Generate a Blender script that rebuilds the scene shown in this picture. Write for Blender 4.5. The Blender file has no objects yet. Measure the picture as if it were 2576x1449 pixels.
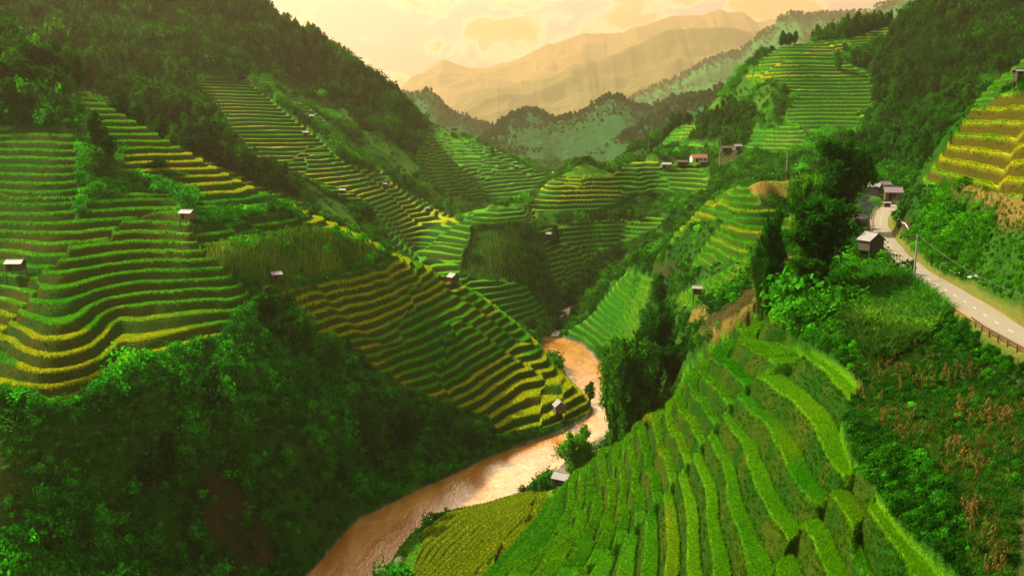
import bpy, math, random
import numpy as np
from math import radians
random.seed(7); rng = np.random.default_rng(7)
sc = bpy.context.scene
QUICK = False
# ------------------------------------------------------------------ camera
PITCH = radians(10.0); F = 2231.0; CZ = 100.0
cam_d = bpy.data.cameras.new("camera"); cam = bpy.data.objects.new("camera", cam_d)
sc.collection.objects.link(cam); sc.camera = cam
cam.location = (0, 0, CZ); cam.rotation_euler = (math.pi/2 - PITCH, 0, 0)
cam_d.sensor_width = 36.0; cam_d.lens = 36.0 * F / 2576.0
cam_d.clip_start = 0.5; cam_d.clip_end = 40000
# ------------------------------------------------------------------ light
SUN_EL, SUN_AZ = radians(44), radians(-58)      # azimuth measured from +Y towards +X
sun_d = bpy.data.lights.new("sun", 'SUN'); sun = bpy.data.objects.new("sun", sun_d)
sc.collection.objects.link(sun)
sun_d.energy = 5.0; sun_d.angle = radians(0.6); sun_d.color = (1.0, 0.86, 0.60)
sun.rotation_euler = (math.pi/2 - SUN_EL, 0, -SUN_AZ + math.pi)
sun.location = (-300, 200, 400)
w = bpy.data.worlds.new("World"); sc.world = w; w.use_nodes = True
sc.view_settings.view_transform = 'Standard'; sc.view_settings.look = 'None'
sc.view_settings.exposure = 1.1; sc.view_settings.gamma = 1.0
sc.cycles.use_denoising = True
sc.cycles.max_bounces = 5; sc.cycles.diffuse_bounces = 2; sc.cycles.glossy_bounces = 2
sc.cycles.transmission_bounces = 3; sc.cycles.volume_bounces = 0; sc.cycles.transparent_max_bounces = 4

class NT:
    """tiny node helper"""
    def __init__(s, tree): s.t = tree; s.n = tree.nodes; s.l = tree.links
    def new(s, typ, **kw):
        nd = s.n.new(typ)
        for k, v in kw.items():
            if k.startswith('i_'):
                nd.inputs[k[2:].replace('_', ' ')].default_value = v
            else: setattr(nd, k, v)
        return nd
    def set(s, sock, v):
        if hasattr(v, 'is_output') or isinstance(v, bpy.types.NodeSocket): s.l.new(v, sock)
        else: sock.default_value = v
    def math(s, op, a, b=0.0, c=None, clamp=False):
        nd = s.n.new('ShaderNodeMath'); nd.operation = op; nd.use_clamp = clamp
        s.set(nd.inputs[0], a); s.set(nd.inputs[1], b)
        if c is not None: s.set(nd.inputs[2], c)
        return nd.outputs[0]
    def mix(s, f, a, b, blend='MIX'):
        nd = s.n.new('ShaderNodeMix'); nd.data_type = 'RGBA'; nd.blend_type = blend
        s.set(nd.inputs[0], f)
        for k, v in ((6, a), (7, b)):
            if isinstance(v, tuple) and len(v) == 3: v = v + (1,)
            s.set(nd.inputs[k], v)
        return nd.outputs[2]
    def ss(s, x, a, b):
        nd = s.n.new('ShaderNodeMapRange'); nd.interpolation_type = 'SMOOTHSTEP'
        s.set(nd.inputs[0], x); nd.inputs[1].default_value = a; nd.inputs[2].default_value = b
        return nd.outputs[0]
    def noise(s, vec, scale, detail=3, rough=0.55, dist=0.0):
        nd = s.n.new('ShaderNodeTexNoise'); nd.inputs['Scale'].default_value = scale
        nd.inputs['Detail'].default_value = detail; nd.inputs['Roughness'].default_value = rough
        nd.inputs['Distortion'].default_value = dist
        if vec is not None: s.l.new(vec, nd.inputs['Vector'])
        return nd.outputs['Fac']
    def attr(s, name, typ='GEOMETRY'):
        nd = s.n.new('ShaderNodeAttribute'); nd.attribute_name = name; nd.attribute_type = typ
        return nd

def build_world():
    t = NT(w.node_tree); t.n.clear()
    out = t.new('ShaderNodeOutputWorld'); bg = t.new('ShaderNodeBackground')
    sky = t.new('ShaderNodeTexSky', sky_type='NISHITA')
    sky.sun_disc = False; sky.sun_elevation = SUN_EL; sky.sun_rotation = SUN_AZ
    sky.air_density = 1.6; sky.dust_density = 4.0; sky.ozone_density = 1.0; sky.altitude = 400
    tc = t.new('ShaderNodeTexCoord')
    sep = t.new('ShaderNodeSeparateXYZ'); t.l.new(tc.outputs['Generated'], sep.inputs[0])
    yy = t.math('MAXIMUM', sep.outputs[1], 0.05); su = t.math('DIVIDE', sep.outputs[0], yy); se = t.math('DIVIDE', sep.outputs[2], yy)
    cmb = t.new('ShaderNodeCombineXYZ'); t.l.new(su, cmb.inputs[0]); t.l.new(t.math('MULTIPLY', se, 1.7), cmb.inputs[1])
    hi_ = t.ss(sep.outputs[2], 0.13, 0.42)
    c = t.mix(1.0, sky.outputs[0], t.mix(hi_, (.58, .30, .52), (1.10, .96, .66)), 'MULTIPLY')          # warm dusk air
    n = t.math('ADD', t.math('MULTIPLY', t.noise(cmb.outputs[0], 11, 10, 0.60, 0.5), 2.3), -.66); cov = None
    for (u0, e0, su_, se_, a) in ((0.012, .112, .060, .022, .34), (.075, .100, .055, .014, .26), (-.075, .088, .045, .014, .26), (.25, .150, .20, .024, .30), (.17, .120, .10, .012, .16), (-.05, .146, .07, .004, .22), (.45, .16, .3, .03, .2)):
        d2 = t.math('ADD', t.math('POWER', t.math('DIVIDE', t.math('SUBTRACT', su, u0), su_), 2.0), t.math('POWER', t.math('DIVIDE', t.math('SUBTRACT', se, e0), se_), 2.0))
        g = t.math('MULTIPLY', t.math('EXPONENT', t.math('MULTIPLY', d2, -1.0)), a); cov = g if cov is None else t.math('MAXIMUM', cov, g)
    n2 = t.math('ADD', n, cov); cl = t.ss(n2, 0.54, 0.80)
    edge = t.math('MULTIPLY', t.ss(n2, 0.50, 0.66), t.ss(n2, 0.86, 0.66))
    cc = t.mix(t.math('MULTIPLY', edge, 0.6), c, (9, 6.4, 4.4)); cc = t.mix(t.math('MULTIPLY', cl, 0.95), cc, (3.0, 1.15, .12))
    # unseen glow patch added above the frame to whiten the river's reflection
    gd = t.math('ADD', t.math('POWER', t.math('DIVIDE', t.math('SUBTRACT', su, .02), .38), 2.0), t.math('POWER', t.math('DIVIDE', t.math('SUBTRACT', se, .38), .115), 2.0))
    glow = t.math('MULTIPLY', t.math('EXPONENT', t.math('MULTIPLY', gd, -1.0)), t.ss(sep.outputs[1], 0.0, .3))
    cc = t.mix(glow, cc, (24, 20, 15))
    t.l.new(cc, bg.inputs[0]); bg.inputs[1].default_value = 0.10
    t.l.new(bg.outputs[0], out.inputs[0])
build_world()

# ------------------------------------------------------------------ numpy helpers
cP, sP = math.cos(PITCH), math.sin(PITCH)
def ray(px, py):
    """picture coordinates (2576 wide) -> u = X/Y and e = (Z-CZ)/Y of the sight line"""
    xc = (np.asarray(px, float) - 1288) / F; yc = (724.5 - np.asarray(py, float)) / F
    Yw = cP + sP * yc; Zw = -sP + cP * yc
    return xc / Yw, Zw / Yw
def at(px, py, Y):
    u, e = ray(px, py); return (float(u * Y), float(Y), float(CZ + e * Y))
def topix(x, y, z):
    zz = z - CZ
    d = y * cP - zz * sP; v = y * sP + zz * cP
    return 1288 + F * x / d, 724.5 - F * v / d

def _hash(ix, iy, seed):
    h = (ix.astype(np.int64) * 374761393 + iy.astype(np.int64) * 668265263 + seed * 974634777) & 0xFFFFFFFF
    h = ((h ^ (h >> 13)) * 1274126177) & 0xFFFFFFFF
    h = (h ^ (h >> 16)) & 0xFFFFFFFF
    return h / 4294967295.0
def vnoise(x, y, seed=0):
    ix = np.floor(x); iy = np.floor(y); fx = x - ix; fy = y - iy
    fx = fx * fx * fx * (fx * (fx * 6 - 15) + 10); fy = fy * fy * fy * (fy * (fy * 6 - 15) + 10)
    a = _hash(ix, iy, seed); b = _hash(ix + 1, iy, seed); c = _hash(ix, iy + 1, seed); d = _hash(ix + 1, iy + 1, seed)
    return (a * (1 - fx) + b * fx) * (1 - fy) + (c * (1 - fx) + d * fx) * fy
def fbm(x, y, octv=4, seed=0, rough=0.5):
    s = 0; amp = 1; tot = 0
    for k in range(octv):
        s = s + amp * (vnoise(x * 2**k + 17.3 * k, y * 2**k - 9.1 * k, seed + k) - 0.5); tot += amp; amp *= rough
    return s / tot * 2
def sstep(x, a, b):
    t = np.clip((x - a) / (b - a), 0, 1); return t * t * (3 - 2 * t)

# ------------------------------------------------------------------ terrain control lines
PTS = []   # (u, Y, e)
def dens(pts, conv):
    out = []
    for a, b in zip(pts[:-1], pts[1:]):
        A, B = conv(*a), conv(*b)
        n = max(1, int(math.hypot((B[0] - A[0]) * F, 800 * (math.log(B[1]) - math.log(A[1]))) / 45))
        for k in range(n):
            f = k / n
            Y = math.exp(math.log(A[1]) * (1 - f) + math.log(B[1]) * f)
            out.append((A[0] * (1 - f) + B[0] * f, Y, A[2] * (1 - f) + B[2] * f))
    out.append(conv(*pts[-1])); PTS.extend(out)
def cY(px, py, Y): u, e = ray(px, py); return (float(u), float(Y), float(e))
def LY(*p): dens(p, cY) if len(p) > 1 else PTS.append(cY(*p[0]))
def LZ(z, *p):
    def c(px, py):
        u, e = ray(px, py); return (float(u), float((z - CZ) / e), float(e))
    dens(p, c) if len(p) > 1 else PTS.append(c(*p[0]))
def HP(*p):
    for px, Y, z in p: PTS.append(((px - 1288) / F / 0.975, Y, (z - CZ) / Y))
LB = [(560, 1620), (700, 1500), (780, 1440), (900, 1305), (960, 1280), (1060, 1230), (1150, 1190), (1230, 1150), (1300, 1125), (1420, 1090), (1480, 1065), (1492, 1035), (1480, 1000), (1440, 960), (1400, 910), (1372, 875), (1364, 850)]
RB = [(850, 1600), (960, 1449), (990, 1390), (1030, 1340), (1113, 1282), (1220, 1262), (1320, 1230), (1350, 1190), (1408, 1133), (1495, 1104), (1549, 1069), (1539, 1039), (1518, 1010), (1520, 960), (1514, 919), (1464, 868), (1412, 848)]
LZ(0.6, *LB); LZ(0.6, *RB)
LZ(-2.5, (700, 1620), (860, 1449), (960, 1340), (1120, 1240), (1300, 1180), (1440, 1100), (1515, 1055), (1500, 1000), (1470, 930), (1420, 880), (1390, 858))
# near right nose, contour by contour
LZ(67, (1800, 850), (1900, 930), (2000, 1010), (2120, 1150), (2230, 1300), (2350, 1449), (2450, 1600))
LZ(60, (1720, 930), (1790, 1030), (1850, 1150), (1920, 1300), (1980, 1449), (2030, 1600))
LZ(50, (1610, 1025), (1660, 1150), (1680, 1250), (1690, 1350), (1680, 1449), (1660, 1600))
LZ(40, (1517, 1100), (1540, 1200), (1540, 1300), (1500, 1400), (1470, 1449), (1400, 1600))
LZ(30, (1450, 1160), (1440, 1250), (1400, 1330), (1310, 1400), (1270, 1449), (1150, 1600))
LZ(20, (1405, 1203), (1380, 1260), (1300, 1340), (1200, 1449), (1080, 1600))
LZ(10, (1370, 1225), (1300, 1260), (1200, 1330), (1130, 1400), (1080, 1449), (980, 1600))
LZ(3, (1334, 1236), (1240, 1262), (1150, 1280), (1080, 1320), (1045, 1350), (1020, 1400), (1000, 1449), (900, 1600))
LZ(70, (1900, 790), (1950, 830), (2050, 900), (2200, 1050), (2350, 1200), (2500, 1400), (2620, 1600))
LZ(73, (1960, 745), (2060, 760), (2200, 800), (2300, 880), (2400, 990), (2576, 1180), (2800, 1400))
HP((1450, 205, 5), (1517, 215, 6), (1554, 200, 10), (1600, 210, 12), (1640, 190, 24), (1720, 178, 36), (1800, 170, 46), (1870, 163, 54), (1940, 160, 62),
   (1640, 240, 12), (1580, 260, 6))
LY((1980, 650, 200), (1850, 770, 190), (1760, 830, 200)); LY((2150, 560, 232), (2050, 600, 212), (1980, 650, 200))
LY((1900, 690, 232), (1780, 775, 242), (1710, 850, 255), (1640, 905, 285))
# road shelf
RL = [(2760, 1000), (2576, 885), (2480, 832), (2400, 775), (2320, 720), (2250, 670), (2215, 630), (2198, 590), (2192, 555), (2202, 530), (2230, 514), (2290, 506)]
RR = [(2760, 920), (2576, 822), (2460, 750), (2350, 690), (2290, 645), (2255, 600), (2236, 565), (2240, 542), (2262, 524), (2310, 516)]
LZ(77, *RL); LZ(77, *RR)
LZ(77.1, (2760, 960), (2576, 852), (2470, 790), (2375, 730), (2300, 680), (2250, 640), (2228, 600), (2212, 558), (2222, 533), (2250, 518))
LZ(75.5, (2170, 650), (2250, 720), (2400, 835), (2576, 950))
# hill above the road (right)
LY((2275, 525, 236), (2292, 475, 218), (2318, 415, 203), (2380, 330, 192), (2440, 268, 187), (2500, 240, 180), (2576, 205, 165), (2750, 130, 150))
LY((2330, 560, 172), (2350, 480, 180), (2400, 380, 182)); LY((2400, 600, 150), (2420, 500, 157), (2450, 400, 163), (2480, 300, 172))
LY((2470, 640, 128), (2490, 540, 137), (2510, 450, 145), (2530, 350, 152), (2545, 270, 160)); LY((2576, 700, 108), (2576, 560, 118), (2576, 430, 127), (2576, 300, 142)); LY((2750, 700, 95), (2750, 500, 108), (2750, 300, 128))
LY((2440, 262, 300), (2500, 200, 310), (2576, 140, 320), (2750, 90, 320))
HP((2500, 235, 98), (2620, 225, 98), (2400, 235, 92), (2330, 255, 84), (2500, 400, 112), (2650, 400, 125), (2750, 220, 100))
# hill with the brown top (centre right)
LY((1990, 445, 312), (1920, 440, 300), (1860, 470, 302), (1760, 512, 318), (1680, 580, 332), (1590, 675, 400), (1520, 732, 438), (1480, 757, 452), (1442, 812, 430), (1425, 846, 420))
LY((1990, 545, 285), (1900, 560, 280), (1850, 630, 268), (1750, 710, 282), (1680, 790, 305), (1560, 880, 365)); LY((1930, 480, 292), (1850, 520, 292), (1800, 590, 295), (1700, 680, 312), (1600, 770, 388), (1510, 830, 404))
LY((2230, 478, 292), (2100, 470, 300), (1990, 450, 312)); LY((1540, 895, 372), (1470, 862, 404))
HP((1900, 360, 74), (1960, 360, 77), (1800, 360, 60), (1700, 380, 50), (1640, 430, 38), (1570, 475, 24), (1510, 490, 16), (2000, 360, 76), (2150, 350, 79), (2300, 330, 82))
# creek and gully
LY((1404, 836, 436), (1422, 795, 460), (1450, 760, 480), (1459, 736, 500), (1500, 692, 520), (1570, 640, 530), (1650, 590, 530), (1750, 530, 520), (1850, 470, 480))
# centre hill with the dome
LY((1380, 460, 570), (1410, 430, 585), (1440, 402, 595), (1467, 390, 600), (1500, 400, 600), (1540, 418, 600), (1600, 405, 615), (1700, 402, 620), (1790, 412, 620))
LY((1330, 510, 545), (1500, 470, 570), (1650, 470, 590), (1780, 470, 570)); LY((1340, 560, 520), (1500, 560, 545), (1650, 530, 565)); LY((1370, 650, 480), (1460, 640, 512), (1560, 600, 545))
LY((1385, 730, 460), (1392, 804, 446)); LY((1330, 519, 520), (1250, 518, 520), (1180, 526, 515)); LY((1320, 530, 492), (1250, 528, 488), (1190, 532, 490))
LY((1180, 530, 508), (1120, 580, 480), (1040, 632, 460)); LY((1180, 620, 450), (1250, 615, 452), (1320, 610, 470)); LY((1120, 690, 425), (1250, 710, 428), (1350, 700, 450)); LY((1250, 770, 415), (1330, 770, 428))
HP((1250, 600, 42), (1180, 580, 38), (1330, 640, 46), (1467, 700, 50), (1600, 700, 60), (1467, 850, 52), (1060, 475, 42))
# valley behind the near left spur
HP((1340, 402, 1), (1300, 396, 6), (1200, 395, 20), (1100, 392, 28), (1000, 386, 36), (900, 378, 43), (800, 372, 50), (700, 370, 55), (600, 370, 60), (500, 375, 66), (400, 385, 74), (300, 400, 82), (150, 410, 98), (0, 440, 115), (-250, 440, 118))
LY((350, 290, 450), (490, 352, 430), (600, 425, 425), (720, 478, 425), (850, 520, 425), (950, 570, 425), (1020, 620, 425))
# near left spur ridge
LY((-250, 20, 385), (0, 100, 380), (100, 165, 362), (170, 200, 340), (330, 290, 322), (490, 382, 312), (600, 445, 306), (700, 492, 303), (850, 560, 312), (1000, 630, 330), (1140, 690, 350), (1200, 722, 358), (1250, 762, 355), (1300, 800, 350), (1340, 840, 342), (1380, 900, 328), (1430, 950, 315), (1478, 985, 308))
LY((0, 250, 335), (0, 320, 300), (0, 500, 258), (0, 680, 222), (0, 800, 202), (0, 900, 182), (0, 985, 167)); LY((-250, 250, 335), (-250, 500, 258), (-250, 800, 202), (-250, 990, 165))
LY((200, 320, 298), (250, 480, 263), (300, 640, 235), (300, 800, 212), (300, 930, 184)); LY((470, 560, 248), (560, 640, 240), (630, 740, 235), (645, 850, 220), (620, 950, 208))
LY((100, 985, 167), (150, 1012, 166), (230, 962, 174), (400, 892, 195), (545, 852, 211)); LY((400, 470, 275), (560, 470, 288), (640, 500, 290)); LY((380, 760, 222), (540, 745, 228))
LZ(60, (660, 690), (800, 655), (960, 624)); LZ(50, (700, 785), (900, 715), (1070, 665)); LZ(40, (800, 862), (960, 805), (1165, 712)); LZ(30, (950, 922), (1100, 865), (1255, 778))
LZ(20, (1100, 982), (1230, 900), (1330, 838)); LZ(10, (1210, 1050), (1320, 970), (1420, 945)); LZ(5, (1270, 1090), (1380, 1060), (1470, 1010))
LY((-250, 1449, 138), (0, 1449, 141), (300, 1449, 155), (500, 1449, 168), (650, 1449, 180)); LY((-250, 1200, 150), (0, 1200, 152), (250, 1200, 165), (500, 1200, 182), (650, 1200, 194), (800, 1230, 205), (950, 1150, 240))
LY((300, 1060, 171), (500, 1020, 192), (650, 1010, 203), (800, 1020, 222), (950, 1020, 252), (1100, 1090, 256))
HP((-300, 120, 16), (0, 110, 8), (300, 120, 4), (600, 130, 0), (900, 120, 6), (1300, 90, 38), (1700, 60, 60), (2200, 45, 72), (2576, 40, 78))
# big left mountain
LY((-250, -200, 720), (0, -160, 750), (200, -120, 790), (400, -90, 820), (560, -60, 820), (650, 0, 805), (740, 72, 800), (870, 140, 780), (1000, 235, 745), (1060, 292, 735), (1100, 345, 722), (1160, 430, 700))
LY((-250, 0, 520), (0, 0, 560), (150, 100, 560), (330, 60, 640), (500, 0, 730)); LY((150, 170, 480), (330, 190, 540), (480, 195, 570), (620, 200, 600), (700, 180, 690))
LY((620, 200, 600), (750, 290, 562), (860, 380, 532), (960, 450, 522), (1050, 510, 536), (1170, 570, 556)); LY((400, 290, 490), (560, 330, 478), (640, 400, 452), (760, 450, 440), (900, 500, 437))
LY((700, 200, 690), (850, 300, 648), (950, 400, 605), (1050, 480, 590), (1150, 542, 605)); LY((800, 180, 740), (1000, 300, 690), (1080, 400, 665), (1130, 500, 650), (1210, 530, 665))
LY((1060, 290, 900), (1150, 325, 880), (1240, 362, 855), (1330, 400, 850), (1392, 438, 850)); LY((1180, 400, 800), (1240, 450, 745), (1310, 500, 700)); LY((1400, 445, 900), (1420, 432, 1050))
HP((1050, 800, 85), (1130, 780, 72), (1360, 720, 45), (1400, 780, 50), (870, 900, 110), (650, 930, 140), (400, 950, 160), (0, 900, 150), (1000, 1050, 60), (1250, 1000, 55))
# right mountain
LY((1440, 480, 800), (1500, 440, 780), (1545, 400, 750), (1590, 384, 725), (1650, 394, 680)); LY((1590, 378, 770), (1650, 345, 750), (1720, 300, 730), (1800, 235, 700), (1850, 185, 680), (1900, 140, 655), (1960, 112, 665), (2050, 98, 690), (2200, 68, 710), (2260, 52, 710), (2400, -20, 710), (2576, -70, 680), (2750, -100, 650))
LY((1700, 390, 670), (1850, 398, 560), (2000, 408, 470), (2150, 425, 405), (2230, 445, 350)); LY((1850, 330, 610), (2000, 340, 520), (2150, 345, 500), (2250, 300, 515), (2350, 250, 530), (2450, 180, 545), (2576, 120, 560), (2750, 90, 560))
LY((1760, 330, 680), (1950, 240, 582), (2100, 205, 600), (2250, 165, 620), (2400, 90, 635), (2576, 20, 640))
HP((1650, 850, 70), (1800, 780, 85), (1960, 820, 105), (2200, 850, 130), (2400, 850, 150), (2650, 850, 150))
HP(*[(px, 1180, 42 if 1200 < px < 1650 else 55) for px in range(-300, 3000, 110)])

G0, G1 = 26.0, 1180.0
def build_field():
    P = np.array(PTS)
    K = 800.0
    a = np.stack([P[:, 0] * F, np.log(P[:, 1]) * K], 1); val = P[:, 2] * 1.0
    key = np.round(a / 6).astype(int); _, idx = np.unique(key, axis=0, return_index=True)
    a = a[idx]; val = val[idx]; n = len(a)
    D = np.sqrt(((a[:, None] - a[None]) ** 2).sum(-1))
    A = np.zeros((n + 3, n + 3)); A[:n, :n] = -D + np.eye(n) * 1.5
    q = np.c_[np.ones(n), a / 1000]; A[:n, n:] = q; A[n:, :n] = q.T
    s = np.linalg.solve(A, np.r_[val, 0, 0, 0])
    gx = np.arange(-320, 2900, 9.0) - 1288; gw = np.arange(math.log(G0) - .02, math.log(G1) + .03, 0.0095) * K
    E = np.zeros((len(gw), len(gx)))
    for i, wv in enumerate(gw):
        d = np.sqrt((gx[:, None] - a[None, :, 0]) ** 2 + (wv - a[None, :, 1]) ** 2)
        E[i] = -d @ s[:n] + s[n] + s[n + 1] * gx / 1000 + s[n + 2] * wv / 1000
    for _ in range(2):     # soften the creases a little
        E[1:-1] = (E[:-2] + 2 * E[1:-1] + E[2:]) / 4; E[:, 1:-1] = (E[:, :-2] + 2 * E[:, 1:-1] + E[:, 2:]) / 4
    return gx, gw / K, E
GX, GW, GE = build_field()
def base_z(x, y):
    """smooth ground height before terracing"""
    u = x / y * F; v = np.log(y)
    fi = np.clip((v - GW[0]) / (GW[1] - GW[0]), 0, len(GW) - 1.001); fj = np.clip((u - GX[0]) / (GX[1] - GX[0]), 0, len(GX) - 1.001)
    i = fi.astype(int); j = fj.astype(int); a = fi - i; b = fj - j
    e = (GE[i, j] * (1 - b) + GE[i, j + 1] * b) * (1 - a) + (GE[i + 1, j] * (1 - b) + GE[i + 1, j + 1] * b) * a
    return CZ + e * y + 4.0 * np.exp(-((x - 49.5) ** 2 / 260. + (y - 598) ** 2 / 260.))

#@@END_FIELD
# ------------------------------------------------------------------ land-cover rasters over (u, ln Y)
RDU, RDW = 3.0, 0.003
RX = np.arange(-330, 2910, RDU) - 1288; RW = np.arange(math.log(G0) - .02, math.log(G1) + .02, RDW)
RUU, RWW = np.meshgrid(RX, RW)
RY = np.exp(RWW); RXW = RUU / F * RY
RZ = base_z(RXW, RY)
RPX, RPY = topix(RXW, RY, RZ)
def inpoly(X, Y, poly):
    m = np.zeros(X.shape, bool); n = len(poly)
    x0 = min(p[0] for p in poly); x1 = max(p[0] for p in poly)
    sel = (X >= x0) & (X <= x1)
    xs = X[sel]; ys = Y[sel]; r = np.zeros(xs.shape, bool)
    for k in range(n):
        ax, ay = poly[k]; bx, by = poly[(k + 1) % n]
        if ax == bx: continue
        c = ((ax > xs) != (bx > xs)) & (ys < (by - ay) * (xs - ax) / (bx - ax) + ay)
        r ^= c
    m[sel] = r; return m
def blur(A, k=1):
    for _ in range(k):
        A = A.copy(); A[1:-1] = (A[:-2] + 2 * A[1:-1] + A[2:]) / 4; A[:, 1:-1] = (A[:, :-2] + 2 * A[:, 1:-1] + A[:, 2:]) / 4
    return A
WOBX = 9 * fbm(RXW / 16, RY / 16, 3, 5); WOBY = 9 * fbm(RXW / 16, RY / 16, 3, 6)
def region(poly, y0=0, y1=9e9, wob=1.0):
    return inpoly(RPX + WOBX * wob, RPY + WOBY * wob, poly) & (RY > y0) & (RY < y1)
def flatpoly(z, L, R):
    pts = []
    for (px, py) in list(L) + list(R)[::-1]:
        u, e = ray(px, py); pts.append((float(u * F), math.log((z - CZ) / e)))
    return inpoly(RUU, RWW, pts)
def sample(A, x, y):
    fi = np.clip((np.log(y) - RW[0]) / RDW, 0, len(RW) - 1.001); fj = np.clip((x / y * F - RX[0]) / RDU, 0, len(RX) - 1.001)
    i = fi.astype(int); j = fj.astype(int); a = fi - i; b = fj - j
    return (A[i, j] * (1 - b) + A[i, j + 1] * b) * (1 - a) + (A[i + 1, j] * (1 - b) + A[i + 1, j + 1] * b) * a
M_river = blur(flatpoly(0.6, LB, RB).astype(float), 2)
M_road = blur(flatpoly(77.0, RL, RR).astype(float), 5)

# (polygon in picture coordinates, nearest Y, farthest Y, yellow 0-1, step height)
FIELDS = [
 ([(-330, 315), (120, 318), (190, 330), (200, 480), (185, 560), (230, 500), (330, 470), (430, 490), (470, 545), (500, 600), (640, 745), (615, 765), (550, 850), (400, 892), (230, 962), (150, 1015), (100, 985), (-330, 960)], 150, 320, .12, 2.2),
 ([(165, 190), (330, 280), (490, 368), (720, 484), (740, 515), (700, 520), (600, 528), (500, 530), (440, 440), (310, 420), (310, 380), (215, 280), (170, 235)], 250, 420, .45, 2.2),
 ([(480, 570), (560, 555), (720, 530), (790, 565), (540, 625), (505, 610)], 200, 330, .05, 2.4),
 ([(700, 482), (850, 548), (1000, 620), (1060, 655), (980, 640), (900, 600), (760, 550)], 250, 420, .75, 2.2),
 ([(700, 735), (1000, 645), (1060, 645), (1140, 680), (1200, 710), (1250, 750), (1300, 790), (1345, 840), (1410, 925), (1486, 985), (1482, 1035), (1400, 1062), (1250, 1095), (1230, 1050), (1100, 1000), (950, 930), (880, 850), (790, 830), (760, 780)], 225, 400, .55, 2.3),
 ([(480, 195), (620, 195), (700, 270), (800, 345), (860, 400), (960, 440), (1060, 500), (1180, 568), (1040, 645), (980, 600), (940, 520), (900, 500), (770, 445), (650, 420), (560, 320)], 400, 640, .35, 2.2),
 ([(635, 195), (740, 235), (810, 300), (870, 350), (985, 455), (960, 440), (850, 350), (760, 300)], 540, 760, .05, 2.4),
 ([(1080, 330), (1240, 372), (1380, 440), (1330, 480), (1300, 500), (1200, 510), (1060, 450), (1050, 380)], 600, 1000, .03, 2.6),
 ([(1330, 520), (1370, 455), (1410, 438), (1540, 436), (1600, 402), (1765, 402), (1790, 490), (1600, 480), (1500, 525), (1330, 535)], 480, 680, .40, 2.6),
 ([(1165, 530), (1250, 519), (1345, 520), (1350, 556), (1170, 562)], 470, 600, .35, 2.0),
 ([(1030, 640), (1150, 560), (1190, 540), (1185, 590), (1150, 680), (1330, 715), (1395, 800), (1250, 800), (1140, 720), (1080, 690)], 390, 500, .08, 2.5),
 ([(1350, 560), (1700, 540), (1500, 640), (1420, 740), (1395, 700)], 430, 600, .02, 2.5),
 ([(1755, 505), (1860, 465), (1885, 470), (1920, 520), (1985, 530), (1990, 570), (1905, 600), (1870, 650), (1735, 672), (1775, 610), (1820, 545), (1740, 560), (1660, 640), (1600, 660)], 255, 360, .38, 2.2),
 ([(1480, 735), (1570, 675), (1640, 700), (1640, 745), (1600, 790), (1610, 840), (1560, 885), (1500, 880), (1420, 850), (1440, 780)], 260, 430, .10, 2.4),
 ([(1690, 745), (1800, 690), (1885, 640), (1895, 690), (1790, 742), (1730, 770)], 200, 300, .10, 1.6),
 ([(1870, 190), (1960, 105), (2115, 95), (2125, 150), (2200, 190), (2185, 310), (2050, 322), (1970, 295), (2000, 240), (1950, 190), (1900, 215)], 500, 760, .25, 2.6),
 ([(1640, 372), (1720, 310), (1800, 238), (1815, 270), (1755, 330), (1700, 370)], 500, 780, .35, 2.6),
 ([(1705, 358), (1880, 362), (1875, 325), (2010, 305), (2040, 350), (1985, 378), (1705, 378)], 430, 700, .25, 2.4),
 ([(2115, 105), (2290, 40), (2230, 105), (2180, 120)], 550, 760, .35, 2.6),
 ([(2450, 245), (2560, 225), (2750, 215), (2750, 490), (2510, 480), (2420, 455), (2310, 465), (2370, 380), (2430, 290)], 100, 215, .72, 2.5),
 ([(2440, 262), (2490, 190), (2576, 125), (2750, 60), (2750, 230), (2520, 250)], 260, 345, .1, 2.2),
 ([(1040, 1449), (1060, 1340), (1150, 1275), (1330, 1228), (1480, 1125), (1600, 1025), (1720, 920), (1810, 840), (1950, 735), (1985, 830), (2175, 960), (2120, 1040), (2150, 1150), (2260, 1300), (2410, 1449), (2560, 1750), (800, 1800)], 30, 232, .22, 2.9),
 ([(1030, 1465), (1060, 1340), (1150, 1272), (1340, 1228), (1325, 1290), (1235, 1385), (1165, 1465)], 150, 232, .7, 1.1),
]
M_ter = np.zeros(RX.shape[:0] + RUU.shape); M_h = np.full(RUU.shape, 2.2); M_y = np.zeros(RUU.shape)
for poly, y0, y1, yel, hh in FIELDS:
    m = region(poly, y0, y1, 0.8); M_ter[m] = 1; M_y[m] = yel; M_h[region(poly, y0 * .9, y1 * 1.1, 2.5) | m] = hh
def paint(A, poly, val, y0=0, y1=9e9, k=3, wob=1.0):
    m = blur(region(poly, y0, y1, wob).astype(float), k); return A * (1 - m) + val * m
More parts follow.
